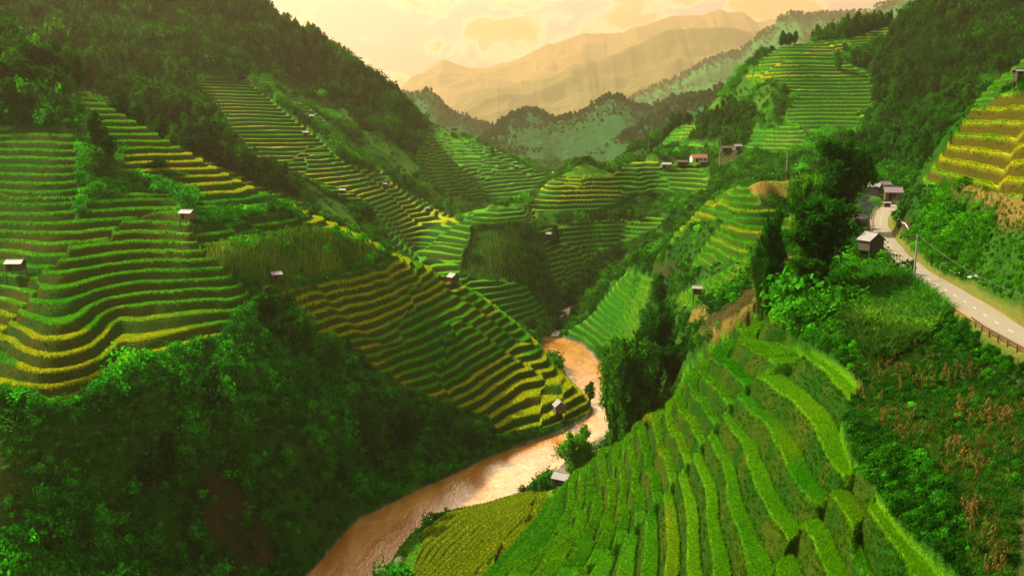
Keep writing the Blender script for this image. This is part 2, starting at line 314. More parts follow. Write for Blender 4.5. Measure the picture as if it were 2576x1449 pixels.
# riper (yellow) patches inside the fields, each a paddy block of its own
for poly, val, y0, y1 in [
  ([(-330, 780), (330, 800), (560, 830), (540, 860), (150, 1020), (-330, 980)], 1.0, 150, 240), ([(-330, 730), (640, 740), (560, 830), (-330, 800)], .32, 150, 250), ([(-100, 835), (45, 850), (45, 920), (-100, 930)], .08, 150, 240),
  ([(310, 370), (480, 372), (720, 480), (600, 470), (560, 480), (310, 425)], .85, 250, 400), ([(160, 180), (480, 370), (310, 370), (150, 250)], .1, 250, 420), ([(500, 485), (730, 485), (730, 520), (500, 520)], .05, 250, 400),
  ([(960, 820), (1180, 740), (1300, 880), (1110, 980), (950, 900)], .10, 220, 400), ([(1110, 980), (1300, 870), (1490, 970), (1490, 1080), (1240, 1100)], .85, 220, 400), ([(1150, 680), (1250, 740), (1340, 860), (1250, 860)], .4, 220, 400),
  ([(520, 225), (640, 300), (800, 400), (900, 480), (700, 440), (560, 320)], .55, 400, 640), ([(1000, 480), (1180, 560), (1000, 560)], .6, 400, 640),
  ([(1330, 430), (1560, 430), (1560, 500), (1330, 540)], .55, 480, 680), ([(1850, 1100), (2300, 1500), (1500, 1500), (1480, 1200)], .25, 30, 200),
  ([(1080, 1300), (1380, 1225), (1320, 1330), (1180, 1449), (1040, 1449)], .80, 100, 232), ([(1560, 1040), (1640, 1020), (1680, 1180), (1560, 1180)], .45, 60, 200), ([(1640, 1180), (1720, 1180), (1740, 1449), (1640, 1449)], .4, 60, 200),
  ([(1400, 1230), (1560, 1100), (1560, 1250), (1330, 1449), (1200, 1449)], .08, 60, 232), ([(1680, 980), (1790, 900), (1860, 1200), (1780, 1449), (1720, 1449)], .22, 60, 200), ([(1800, 850), (1950, 800), (2080, 1000), (1960, 1180), (1850, 1000)], .22, 60, 200),
  ([(1860, 190), (2130, 90), (2130, 240), (1950, 240)], .5, 500, 760), ([(2000, 235), (2200, 200), (2200, 330), (1990, 320)], .02, 500, 760), ([(2300, 455), (2330, 440), (2400, 460), (2600, 500), (2300, 500)], .2, 100, 215)]:
    M_y = paint(M_y, poly, val, y0, y1, 4)
M_ter = blur(M_ter, 1)
M_dry = np.zeros(RUU.shape); M_straw = np.zeros(RUU.shape); M_soil = np.zeros(RUU.shape); M_mead = np.zeros(RUU.shape); M_corn = np.zeros(RUU.shape); M_wood = np.zeros(RUU.shape)
for poly, y0, y1 in [([(1860, 470), (1930, 440), (1990, 445), (1985, 490), (1880, 490)], 250, 330), ([(1735, 790), (1820, 740), (1850, 740), (1790, 800), (1740, 800)], 150, 280), ([(1740, 850), (1900, 740), (1980, 660), (2010, 660), (1930, 760), (1800, 850)], 140, 240),
   ([(2380, 460), (2700, 490), (2700, 590), (2540, 570), (2390, 505)], 90, 180), ([(2130, 900), (2300, 870), (2700, 950), (2700, 1500), (2450, 1449), (2380, 1200), (2160, 1040)], 40, 125), ([(-330, 1100), (60, 1110), (120, 1320), (-330, 1340)], 100, 200)]:
    M_dry = paint(M_dry, poly, 1, y0, y1, 2, 2)
for poly, y0, y1 in [([(1860, 478), (1925, 436), (2040, 440), (2060, 490), (1885, 496)], 240, 335), ([(1735, 790), (1820, 735), (1850, 740), (1790, 805), (1740, 805)], 150, 280), ([(1745, 850), (1900, 735), (1980, 650), (2015, 655), (1930, 770), (1800, 860)], 140, 240), ([(2390, 465), (2700, 500), (2700, 575), (2540, 560)], 90, 180)]:
    M_straw = paint(M_straw, poly, 1, y0, y1, 2, 2)
for poly, y0, y1 in [([(490, 1200), (570, 1190), (650, 1290), (700, 1420), (600, 1460), (540, 1400)], 140, 200), ([(110, 1290), (150, 1310), (160, 1449), (120, 1420)], 130, 190), ([(1700, 870), (1900, 720), (1930, 730), (1850, 800), (1740, 860)], 140, 240),
   ([(1805, 385), (1860, 385), (1862, 412), (1812, 415)], 430, 640), ([(2268, 565), (2295, 560), (2290, 610), (2268, 620)], 120, 220), ([(1600, 680), (1700, 650), (1700, 690), (1620, 690)], 270, 360), ([(1570, 680), (1600, 660), (1590, 700)], 250, 360), ([(640, 960), (655, 960), (650, 990)], 190, 240), ([(1000, 950), (1010, 940), (1060, 990), (1100, 1010), (1080, 1010)], 230, 300)]:
    M_soil = paint(M_soil, poly, 1, y0, y1, 2, 1.5)
for poly, v, y0, y1 in [([(1390, 438), (1415, 425), (1467, 395), (1545, 425), (1550, 440)], .9, 560, 640), ([(800, 230), (1000, 420), (1130, 560), (1380, 560), (1240, 330), (1070, 300)], .5, 560, 1100), ([(330, 180), (430, 185), (420, 240), (340, 240)], .6, 400, 700),
   ([(1130, 500), (1400, 480), (1400, 580), (1180, 560)], .6, 500, 900), ([(2240, 500), (2260, 520), (2215, 560), (2215, 620), (2400, 740), (2600, 840), (2700, 900), (2700, 1000), (2576, 800), (2300, 650), (2240, 590), (2230, 530)], .9, 90, 290), ([(2150, 690), (2250, 690), (2400, 760), (2390, 810), (2330, 860), (2150, 830)], .7, 100, 170),
   ([(2190, 485), (2260, 480), (2250, 500), (2190, 500)], 1, 230, 320), ([(720, 420), (1000, 600), (900, 560), (760, 520), (690, 470)], .5, 380, 450), ([(1860, 210), (1950, 200), (1970, 300), (1900, 320), (1780, 330), (1800, 260)], .35, 500, 700), ([(2020, 420), (2060, 340), (2240, 310), (2250, 390), (2080, 420)], .35, 380, 560), ([(1040, 1000), (1000, 1330), (960, 1449), (1060, 1449), (1060, 1340)], .9, 170, 240),
   ([(230, 270), (310, 380), (310, 430), (270, 470), (250, 400)], .6, 240, 310), ([(1150, 545), (1190, 520), (1240, 510), (1220, 530)], .8, 500, 620)]:
    M_mead = paint(M_mead, poly, v, y0, y1, 3, 1.5)
for poly, y0, y1 in [([(515, 630), (640, 600), (790, 568), (960, 632), (950, 645), (800, 690), (700, 730), (640, 722)], 200, 330), ([(1175, 590), (1300, 585), (1340, 700), (1150, 690)], 400, 500), ([(1190, 545), (1320, 545), (1340, 585), (1175, 588)], 430, 520)]:
    M_corn = paint(M_corn, poly, 1, y0, y1, 1, .6)
for poly, y0, y1 in [([(-330, -400), (600, -400), (620, 180), (470, 190), (530, 330), (640, 420), (760, 460), (760, 520), (420, 340), (170, 195), (-330, 60)], 370, 800), ([(-330, -100), (190, 100), (190, 200), (210, 300), (60, 320), (-330, 320)], 290, 420), ([(600, -200), (1100, 300), (1100, 400), (950, 330), (800, 220), (640, 160)], 580, 900),
   ([(2190, 60), (2700, -200), (2700, 160), (2430, 200), (2250, 330), (2190, 330), (2210, 190), (2130, 150)], 400, 780), ([(2250, 330), (2420, 200), (2440, 270), (2330, 400), (2230, 420), (2060, 420), (2150, 380)], 220, 520), ([(1560, 382), (1640, 345), (1790, 240), (1800, 270), (1650, 380)], 600, 800), ([(1750, 300), (1900, 270), (1890, 360), (1750, 350)], 500, 700),
   ([(2000, 60), (2260, 40), (2260, 60), (2130, 100), (2060, 100)], 640, 780)]:
    M_wood = paint(M_wood, poly, 1, y0, y1, 3, 2)

def ground(x, y, full=False):
    """finished ground height; with full=True also the terrace fraction and level"""
    zb = base_z(x, y)
    ter = sample(M_ter, x, y); riv = sample(M_river, x, y); road = sample(M_road, x, y); soft = sample(M_mead, x, y)
    hh = np.round(sample(M_h, x, y) * 10) / 10
    near = sstep(y, 60, 500)
    rough = (1 - np.clip(ter * 1.5, 0, 1)) * (1 - np.clip(road * 3, 0, 1)) * (1 - riv)
    big = fbm(x / 60, y / 60, 4, 11) * (1.2 + 7 * near * (y > 300)) + np.abs(fbm(x / 28, y / 90, 3, 12)) * -(0.8 + 4.0 * near)
    low = sstep(zb, 1.0, 12.0)
    z0 = zb + rough * (big * low * (1 - .5 * soft) * (1 - sstep(y, 80, 60)) + fbm(x / 7, y / 7, 3, 13) * 0.55 * (1 - soft * .6) * np.clip(low + .25, 0, 1))
    warp = 1.1 * fbm(x / 38, y / 38, 3, 21) + 0.35 * fbm(x / 9, y / 9, 2, 22)
    fn = np.where(hh > 2.82, vnoise(x / 46, y / 34, 24), vnoise(x / 44 + .15 * vnoise(x / 9, y / 9, 25), y / 60, 23))
    fault = sstep(fn, .515, .53) - sstep(fn, .30, .315)
    q = (zb + warp) / hh + 0.5 * fault
    lv = np.floor(q); t = q - lv
    T = np.where(hh > 2.82, .68, np.where(np.abs(hh - 2.3) < .02, .70, .57))
    zt = (lv + sstep(t, T, 0.995) * 1.0 - 0.5 * fault) * hh - warp * 0.75
    zt = zt + 0.45 * (sstep(t, 0.0, 0.05) - sstep(t, T - .07, T)) - 0.10
    zt = zt - (hh * .35)
    z = z0 * (1 - ter) + zt * ter
    z = z * (1 - road) + 76.93 * road
    z = z * (1 - riv) + np.minimum(z, -1.3) * riv
    if full: return z, zb, ter, q, lv, t, T, riv, road
    return z
def gz(x, y): return float(ground(np.array([x]), np.array([y]))[0])
_YS = np.exp(np.linspace(math.log(32), math.log(1170), 2600))
def hit(px, py, y0=0, y1=9e9):
    """first ground point seen in the direction of a picture point"""
    u, e = ray(px, py); ys = _YS[(_YS > y0) & (_YS < y1)]
    z = ground(u * ys, ys); k = np.argmax(z >= CZ + e * ys)
    if not (z >= CZ + e * ys).any(): k = int(np.argmax(z - (CZ + e * ys)))
    Y = ys[k]; return (float(u * Y), float(Y), float(z[k]))
#@@END_GROUND
# ------------------------------------------------------------------ mesh helpers
COL = sc.collection
def set_props(o, label=None, cat=None, group=None, kind=None):
    if label: o['label'] = label
    if cat: o['category'] = cat
    if group: o['group'] = group
    if kind: o['kind'] = kind
    return o
def mesh_np(name, co, quads, mats=(), smooth=False, parent=None, link=True, tris=None, mi=None):
    me = bpy.data.meshes.new(name); co = np.asarray(co, np.float32)
    me.vertices.add(len(co)); me.vertices.foreach_set('co', co.ravel())
    quads = np.asarray(quads, np.int32).reshape(-1, 4) if quads is not None and len(quads) else np.zeros((0, 4), np.int32)
    tris = np.asarray(tris, np.int32).reshape(-1, 3) if tris is not None and len(tris) else np.zeros((0, 3), np.int32)
    nl = quads.size + tris.size
    me.loops.add(nl); me.loops.foreach_set('vertex_index', np.concatenate([quads.ravel(), tris.ravel()]))
    me.polygons.add(len(quads) + len(tris))
    st = np.concatenate([np.arange(len(quads)) * 4, len(quads) * 4 + np.arange(len(tris)) * 3])
    me.polygons.foreach_set('loop_start', st.astype(np.int32))
    for m in mats: me.materials.append(m)
    if mi is not None: me.polygons.foreach_set('material_index', np.asarray(mi, np.int32))
    me.update(calc_edges=True)
    me.polygons.foreach_set('use_smooth', np.full(len(me.polygons), bool(smooth)))
    o = bpy.data.objects.new(name, me)
    if link: COL.objects.link(o)
    if parent is not None: o.parent = parent
    return o
def grid_quads(nr, nc):
    i = np.arange((nr - 1) * nc).reshape(nr - 1, nc)[:, :-1].ravel()
    return np.stack([i, i + 1, i + nc + 1, i + nc], 1)
def color_attr(o, name, rgb):
    a = o.data.color_attributes.new(name, 'FLOAT_COLOR', 'POINT')
    a.data.foreach_set('color', np.c_[rgb, np.ones(len(rgb))].astype(np.float32).ravel())
def float_attr(o, name, v):
    a = o.data.attributes.new(name, 'FLOAT', 'POINT'); a.data.foreach_set('value', np.asarray(v, np.float32))

# ------------------------------------------------------------------ materials
def new_mat(name):
    m = bpy.data.materials.new(name); m.use_nodes = True; t = NT(m.node_tree)
    b = t.n['Principled BSDF']; return m, t, b
def simple(name, col, rough=0.7, var=0.25, scale=3.0, metal=0.0, bump=0.0, bscale=20, spec=0.3):
    m, t, b = new_mat(name); tc = t.new('ShaderNodeTexCoord')
    n = t.noise(tc.outputs['Object'], scale, 4, 0.6)
    v = t.math('ADD', t.math('MULTIPLY', n, 2 * var), 1 - var)
    c = t.mix(1.0, tuple(col) + (1,), (1, 1, 1, 1), 'MULTIPLY'); 
    hs = t.new('ShaderNodeHueSaturation'); hs.inputs['Color'].default_value = tuple(col) + (1,); t.l.new(v, hs.inputs['Value'])
    t.l.new(hs.outputs[0], b.inputs['Base Color'])
    b.inputs['Roughness'].default_value = rough; b.inputs['Metallic'].default_value = metal; b.inputs['Specular IOR Level'].default_value = spec
    if bump:
        bp = t.new('ShaderNodeBump'); bp.inputs['Strength'].default_value = bump; bp.inputs['Distance'].default_value = 0.05
        t.l.new(t.noise(tc.outputs['Object'], bscale, 3), bp.inputs['Height']); t.l.new(bp.outputs[0], b.inputs['Normal'])
    return m
def leaf_mat(name, col, var=0.35, trans=0.45, rnd=0.25, col2=None):
    """leaves: diffuse + translucent, colour varies with the instance and over the crown"""
    m = bpy.data.materials.new(name); m.use_nodes = True; t = NT(m.node_tree); t.n.clear()
    out = t.new('ShaderNodeOutputMaterial'); geo = t.new('ShaderNodeNewGeometry'); oi = t.new('ShaderNodeObjectInfo')
    n = t.noise(geo.outputs['Position'], 0.35, 3, 0.6)
    r = t.math('ADD', t.math('MULTIPLY', t.math('SUBTRACT', oi.outputs['Random'], 0.5), 2 * rnd), t.math('MULTIPLY', t.math('SUBTRACT', n, 0.5), 2 * var))
    ri = t.math('MULTIPLY', t.math('SUBTRACT', geo.outputs['Random Per Island'], 0.5), 0.6)
    v = t.math('MAXIMUM', t.math('ADD', t.math('ADD', r, 1.0), ri), 0.15)
    hs = t.new('ShaderNodeHueSaturation'); t.l.new(v, hs.inputs['Value'])
    base = t.mix(t.ss(t.math('ADD', t.math('MULTIPLY', oi.outputs['Random'], .6), t.math('MULTIPLY', n, .5)), .35, .75), tuple(col), tuple(col2 or [min(1, c * k) for c, k in zip(col, (1.7, 1.25, 1.0))]))
    t.l.new(base, hs.inputs['Color'])
    d = t.new('ShaderNodeBsdfDiffuse'); tr = t.new('ShaderNodeBsdfTranslucent'); mx = t.new('ShaderNodeMixShader'); mx.inputs[0].default_value = trans
    t.l.new(hs.outputs[0], d.inputs[0])
    tcc = t.mix(1.0, hs.outputs[0], (1.5, 1.5, .6, 1), 'MULTIPLY'); t.l.new(tcc, tr.inputs[0])
    t.l.new(d.outputs[0], mx.inputs[1]); t.l.new(tr.outputs[0], mx.inputs[2]); t.l.new(mx.outputs[0], out.inputs[0])
    return m
def land_mat():
    m, t, b = new_mat("land"); geo = t.new('ShaderNodeNewGeometry'); a = t.attr('Col')
    n1 = t.noise(geo.outputs['Position'], 1.7, 4, 0.7); n2 = t.noise(geo.outputs['Position'], 6.0, 2, 0.7)
    v = t.math('ADD', t.math('ADD', t.math('MULTIPLY', n1, 0.9), t.math('MULTIPLY', n2, 0.7)), 0.2)
    hs = t.new('ShaderNodeHueSaturation'); t.l.new(a.outputs['Color'], hs.inputs['Color']); t.l.new(v, hs.inputs['Value'])
    t.l.new(hs.outputs[0], b.inputs['Base Color']); b.inputs['Roughness'].default_value = 0.95; b.inputs['Specular IOR Level'].default_value = 0.05
    bp = t.new('ShaderNodeBump'); bp.inputs['Strength'].default_value = 0.9; bp.inputs['Distance'].default_value = 0.5
    t.l.new(t.math('ADD', n1, t.math('MULTIPLY', n2, .5)), bp.inputs['Height']); t.l.new(bp.outputs[0], b.inputs['Normal'])
    return m
MAT_LAND = land_mat()

def C(r, g, b): return np.array([r, g, b])
def mixc(a, b, f): return a * (1 - f[:, None]) + b * f[:, None]
def rice_col(x, y, lv):
    n1 = fbm(x / 20, y / 20, 4, 31); n2 = fbm(x / 3.2, y / 3.2, 3, 32); one = np.ones((len(x), 1))
    yl = sample(M_y, x, y); pid = vnoise(lv * 3.17 + 31.0, np.floor(x / 35 + 40 + .5 * lv) + .5, 77); pid2 = _hash(lv.astype(int), np.floor(x / 60 + .37 * lv).astype(int), 91)
    ripe = sstep(yl * 1.5 + (pid2 - .5) * .7 + .25 * n1, .55, 1.05)
    rice = mixc(C(.025, .23, .001)[None] * one, C(.10, .34, .002)[None], np.clip(.5 + .6 * n1 + (pid - .5), 0, 1))
    rice = mixc(rice, C(.34, .37, .004)[None], ripe * np.clip(.85 + n2 * .4, 0, 1))
    j = ((x > -30) & (y < 235) & (x > (y - 260) * .4 ))[:, None] * 1.0; j[(y < 215) & (x > 40) & (base_z(x, y) > 82)] = 0
    rice = mixc(rice, C(.135, .26, .003)[None], ripe * j[:, 0] * .93)
    rice = rice * (1 - j) + (rice * np.array([1.0, .80, 1.0])) * j
    return rice, pid
# ------------------------------------------------------------------ the terrain sheet
def build_terrain():
    us = np.concatenate([np.arange(-320, -20, 10.0), np.arange(-20, 2600, 2.4 if not QUICK else 5), np.arange(2600, 2890, 10.0)]) - 1288
    lo = np.log(G0); ws = [lo]
    for (a, b, st) in ((G0, 55, .006), (55, 260, .0026), (260, 700, .0017), (700, G1, .003)):
        k = 2.2 if QUICK else 1
        ws.extend(list(np.arange(ws[-1] + st * k, math.log(b), st * k)))
    ws = np.array(ws); U, Wg = np.meshgrid(us, ws); Y = np.exp(Wg); X = U / F * Y
    x = X.ravel(); y = Y.ravel(); nr, nc = len(ws), len(us)
    z, zb, ter, q, lv, t, T, riv, road = ground(x, y, True)
    o = mesh_np("terrain", np.c_[x, y, z], grid_quads(nr, nc), [MAT_LAND], smooth=True)
    set_props(o, "steep green valley sides stepped with rice terraces", None, None, 'structure')
    # land cover colours
    N = len(x); far = sstep(y, 250, 900)
    n1 = fbm(x / 20, y / 20, 4, 31); n2 = fbm(x / 3.2, y / 3.2, 3, 32)
    col = mixc(C(.008, .060, .004)[None] * np.ones((N, 1)), C(.035, .13, .006)[None], np.clip(.4 + .7 * n1 + .45 * n2, 0, 1))
    md = sample(M_mead, x, y); col = mixc(col, mixc(C(.03, .19, .006)[None] * np.ones((N, 1)), C(.12, .26, .012)[None], np.clip(.4 + n1, 0, 1)), np.clip(md, 0, 1))
    wd = sample(M_wood, x, y); col = mixc(col, C(.008, .045, .004)[None], np.clip(wd * .8, 0, 1))
    dr = sample(M_dry, x, y); col = mixc(col, C(.06, .07, .018)[None], np.clip(dr * (.65 + n2 * .8), 0, 1))
    sw = sample(M_straw, x, y); col = mixc(col, mixc(C(.24, .17, .04)[None] * np.ones((N, 1)), C(.16, .13, .03)[None], np.clip(.5 + n2 + .5 * n1, 0, 1)), np.clip(sw * (1.1 + n2 * .6), 0, 1))
    cn = sample(M_corn, x, y); cc_ = mixc(C(.02, .08, .004)[None] * np.ones((N, 1)), C(.08, .16, .01)[None], np.clip(.5 + n2, 0, 1)); cc_[y > 380] = cc_[y > 380] * np.array([.3, .5, .5]); col = mixc(col, cc_, np.clip(cn, 0, 1))
    so = sample(M_soil, x, y); col = mixc(col, mixc(C(.060, .045, .015)[None] * np.ones((N, 1)), C(.028, .04, .010)[None], np.clip(.5 + n2, 0, 1)), np.clip(so * 1.3 - .15 + n2 * .2, 0, 1))
    rice, pid = rice_col(x, y, lv)
    # grassy earth riser
    rs = mixc(C(.014, .080, .002)[None] * np.ones((N, 1)), C(.070, .075, .005)[None], np.clip(.35 + .8 * n1 + .6 * n2 + .25 * (pid - .5), 0, 1))
    jj = (x > -30) & (y < 235) & (x > (y - 260) * .4) & (zb < 80); rs = mixc(rs, mixc(C(.010, .070, .001)[None] * np.ones((N, 1)), C(.045, .085, .003)[None], np.clip(.45 + n2 + .5 * n1, 0, 1)), jj * 1.0)  # near right risers coloured darker to deepen the shade between steps
    rs = mixc(rs, C(.080, .062, .005)[None], np.clip((y < 215) & (x > 40) & (z > 84), 0, 1) * .8)
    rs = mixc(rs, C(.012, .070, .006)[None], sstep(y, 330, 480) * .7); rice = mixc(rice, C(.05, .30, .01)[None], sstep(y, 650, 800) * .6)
    inner = sstep(t, T - .05, T)
    trc = mixc(rice, rs, inner); lip = sstep(t, .0, .03)
    trc = mixc(rs * .8, trc, lip)
    col = mixc(col, trc, np.clip(ter * 1.6 - .3, 0, 1))
    # banks and bed: pebbles
    peb = (z < 1.8) & (y < 480) & (z > -9) & (zb < 6)
    col = mixc(col, C(.20, .17, .13)[None] * (1 + .9 * n2[:, None]), np.clip(np.where(peb & (x > 0) & (sample(M_ter, x, y) < .5), sstep(z, 1.7, .9), sstep(z, .9, .4)), 0, 1))
    # verge beside the asphalt
    vg = np.clip(road * 4, 0, 1); col = mixc(col, C(.13, .15, .03)[None], vg)
    color_attr(o, 'Col', np.clip(col, 0.002, 1))
    return o
terrain = build_terrain()

# ------------------------------------------------------------------ far ground, ridges, haze
def mountain(name, crest, z0, label, seed, slope=34, amp=1.0, colr=(.03, .085, .02), n=520, nf=150, z_floor=None):
    P = np.array([at(*c) for c in crest]); seg = np.r_[0, np.cumsum(np.hypot(*(P[1:, :2] - P[:-1, :2]).T))]
    s = np.linspace(0, seg[-1], n); cx = np.interp(s, seg, P[:, 0]); cy = np.interp(s, seg, P[:, 1]); cz = np.interp(s, seg, P[:, 2])
    H = max(P[:, 2].max() - z0, 50)
    # light smoothing, then ragged crest
    k = np.array([1, 2, 3, 2, 1]) / 9.; cz = np.convolve(np.pad(cz, 2, 'edge'), k, 'valid')
    cz = cz + H * .05 * (max(amp, 1.0) if H < 400 else 2.0) * (fbm(s / (H * .5), s * 0 + seed, 6, seed, .58) + .1)
    run = H / math.tan(radians(slope)); tv = np.linspace(-1, 1, nf)
    S, T = np.meshgrid(s, tv, indexing='ij'); CX = np.repeat(cx[:, None], nf, 1); CY = np.repeat(cy[:, None], nf, 1); CZZ = np.repeat(cz[:, None], nf, 1)
    rr = (CZZ - z0) / H
    X = CX + 0 * T; Y = CY + T * run * np.maximum(rr, .3)
    prof = 1 - np.abs(T) ** 0.92
    Z = z0 + (CZZ - z0) * prof
    spur = (1 - 2 * np.abs(fbm((S + 0.55 * T * run) / (H * .9), T * (.8 if H < 400 else 3.0) + seed, 4, seed + 5, .5)))
    env = np.clip(np.abs(T) * 4, 0, 1) * (1 - np.abs(T)) ** .7
    Z = Z + H * (.30 if H < 400 else .18) * amp * (spur - .72) * env + H * .05 * fbm(X / (H * .15), Y / (H * .15), 4, seed + 9) * env
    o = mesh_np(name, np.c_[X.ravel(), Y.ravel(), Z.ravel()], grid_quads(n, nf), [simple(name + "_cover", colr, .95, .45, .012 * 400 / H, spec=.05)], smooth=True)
    set_props(o, label, None, None, 'structure'); return (cx, cy, cz, np.stack([X, Y, Z]))
ridge_crests = {}
ridge_crests['a'] = mountain('mountain_ridge', [(880, 260, 2338), (960, 240, 2325), (1010, 236, 2296), (1080, 229, 2268), (1105, 242, 2254), (1130, 275, 2240), (1190, 297, 2211), (1245, 322, 2183), (1330, 350, 2155), (1450, 385, 2126)], 40, "dark wooded ridge behind the left mountain", 3, 30, .5, (.012, .11, .03), n=420)
ridge_crests['b'] = mountain('mountain_ridge', [(1100, 470, 1500), (1180, 380, 1650), (1245, 322, 1750), (1290, 285, 1850), (1318, 274, 1900), (1350, 279, 1900), (1372, 293, 1880), (1400, 302, 1850), (1440, 292, 1850), (1480, 277, 1850), (1505, 253, 1850), (1535, 241, 1850), (1562, 246, 1850), (1590, 266, 1850), (1640, 272, 1850), (1700, 245, 1850), (1760, 236, 1850), (1850, 260, 1850)], 40, "dark ridge of rounded wooded humps closing the valley", 8, 13, .45, (.008, .07, .018), n=620)
ridge_crests['c'] = mountain('mountain_ridge', [(1480, 420, 1552), (1530, 372, 1538), (1600, 315, 1525), (1680, 275, 1511), (1760, 236, 1497), (1850, 210, 1497), (1960, 180, 1497)], 40, "dark tree-lined ridge running up to the right mountain", 15, 30, .5, (.012, .10, .03), n=380)
ridge_crests['d'] = mountain('mountain_ridge', [(1500, 330, 4275), (1600, 240, 4230), (1665, 212, 4185), (1740, 180, 4140), (1800, 160, 4118), (1860, 140, 4095), (1925, 92, 4050), (1990, 52, 4050), (2060, 22, 4050), (2130, 27, 4050), (2180, 28, 4028), (2240, 6, 4005), (2330, -30, 4005), (2450, -60, 4005)], 40, "long green ridge climbing behind the right mountain", 21, 33, .8, (.02, .15, .04), n=700)
ridge_crests['e'] = mountain('mountain', [(1080, 330, 8000), (1140, 300, 8000), (1190, 262, 8000), (1250, 230, 8000), (1340, 207, 8000), (1390, 190, 8000), (1450, 164, 8000), (1500, 164, 8000), (1560, 141, 8000), (1640, 100, 8000), (1700, 84, 8000), (1800, 70, 8000), (1900, 75, 8000), (2000, 60, 8000), (2200, 60, 8000)], 30, "hazy mountain with long spurs beyond the valley", 33, 30, 1.0, (.11, .10, .02), n=900)  # golden haze is put into the base colours of these far mountains
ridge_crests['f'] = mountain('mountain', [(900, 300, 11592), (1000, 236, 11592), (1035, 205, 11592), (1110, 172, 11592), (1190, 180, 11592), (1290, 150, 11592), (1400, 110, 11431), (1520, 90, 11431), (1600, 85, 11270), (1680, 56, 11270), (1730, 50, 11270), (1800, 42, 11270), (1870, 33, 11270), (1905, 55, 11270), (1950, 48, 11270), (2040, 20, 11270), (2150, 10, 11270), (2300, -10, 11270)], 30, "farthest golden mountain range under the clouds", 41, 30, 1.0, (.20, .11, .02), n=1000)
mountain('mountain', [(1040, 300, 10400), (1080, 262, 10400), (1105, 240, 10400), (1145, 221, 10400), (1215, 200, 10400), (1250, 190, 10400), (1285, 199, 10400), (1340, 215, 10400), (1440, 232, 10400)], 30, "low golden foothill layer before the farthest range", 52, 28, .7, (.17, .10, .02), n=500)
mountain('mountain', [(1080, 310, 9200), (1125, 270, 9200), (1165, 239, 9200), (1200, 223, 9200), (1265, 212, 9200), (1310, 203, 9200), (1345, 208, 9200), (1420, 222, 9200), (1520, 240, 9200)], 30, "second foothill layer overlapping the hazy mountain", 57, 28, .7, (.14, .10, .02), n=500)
gr = mesh_np('ground', [(sx * 12000, yy, zz) for yy, zz in ((-1200, -8), (1080, -8), (1300, 48), (15500, 48)) for sx in (-1, 1)], [(0, 1, 3, 2), (2, 3, 5, 4), (4, 5, 7, 6)], [simple('far_ground', (.03, .08, .02), .95, .4, .02)])
set_props(gr, "green valley floor reaching to the horizon", None, None, 'structure')
def build_haze():
    x0, x1, y0, y1, z0, z1 = -12200, 12200, -1300, 15700, -9.5, 2300
    co = [(x, y, z) for z in (z0, z1) for x, y in ((x0, y0), (x1, y0), (x1, y1), (x0, y1))]
    o = mesh_np('haze', co, [(0, 3, 2, 1), (4, 5, 6, 7), (0, 1, 5, 4), (1, 2, 6, 5), (2, 3, 7, 6), (3, 0, 4, 7)], [])
    m = bpy.data.materials.new('haze_air'); m.use_nodes = True; t = NT(m.node_tree); t.n.clear()
    out = t.new('ShaderNodeOutputMaterial'); v = t.new('ShaderNodeVolumePrincipled')
    v.inputs['Color'].default_value = (1.0, 0.84, 0.50, 1); v.inputs['Density'].default_value = HAZE; v.inputs['Anisotropy'].default_value = 0.4
    t.l.new(v.outputs[0], out.inputs['Volume']); o.data.materials.append(m)
    set_props(o, "warm evening haze filling the valley", None, None, 'stuff')
HAZE = 8e-5
build_haze()
# ------------------------------------------------------------------ river and road
def strip_between(L, R, z, nacross, widen, name, mat, nalong=260):
    def conv(P):
        P = [((lambda ue: (ue[0] * (z - CZ) / ue[1], (z - CZ) / ue[1]))(ray(*p))) for p in P]; P = np.array(P, float)
        s = np.r_[0, np.cumsum(np.hypot(*(P[1:] - P[:-1]).T))]; k = np.linspace(0, s[-1], nalong)
        return np.c_[np.interp(k, s, P[:, 0]), np.interp(k, s, P[:, 1])]
    a, b = conv(L), conv(R)
    for _ in range(6):
        a[1:-1] = (a[:-2] + 2 * a[1:-1] + a[2:]) / 4; b[1:-1] = (b[:-2] + 2 * b[1:-1] + b[2:]) / 4
    d = (b - a); d /= np.linalg.norm(d, axis=1)[:, None] + 1e-9; a = a - d * widen; b = b + d * widen
    f = np.linspace(0, 1, nacross); G = a[:, None] * (1 - f[None, :, None]) + b[:, None] * f[None, :, None]
    co = np.c_[G.reshape(-1, 2), np.full(nalong * nacross, z)]
    return co, grid_quads(nalong, nacross), a, b
def water_mat():
    m, t, b = new_mat('muddy_water'); geo = t.new('ShaderNodeNewGeometry')
    mp = t.new('ShaderNodeMapping'); mp.inputs['Rotation'].default_value = (0, 0, .9); mp.inputs['Scale'].default_value = (1, .45, 1); t.l.new(geo.outputs['Position'], mp.inputs[0])
    n = t.noise(mp.outputs[0], .11, 5, .6, 1.2); n2 = t.noise(mp.outputs[0], 1.1, 4, .65, .8); n3 = t.noise(mp.outputs[0], .35, 5, .7, 1.5)
    c = t.mix(t.ss(n, .35, .68), (.36, .145, .022), (.52, .26, .07)); c = t.mix(t.math('MULTIPLY', t.ss(n3, .56, .74), .5), c, (.66, .46, .22))
    t.l.new(c, b.inputs['Base Color']); b.inputs['Roughness'].default_value = .06; b.inputs['IOR'].default_value = 2.4
    bp = t.new('ShaderNodeBump'); bp.inputs['Strength'].default_value = .45; bp.inputs['Distance'].default_value = .25
    t.l.new(t.math('ADD', n2, t.math('MULTIPLY', n3, 1.2)), bp.inputs['Height']); t.l.new(bp.outputs[0], b.inputs['Normal'])
    return m
MAT_WATER = water_mat()
co, qd, _, _ = strip_between(LB, RB, 0.35, 24, 5.0, 'river', None)
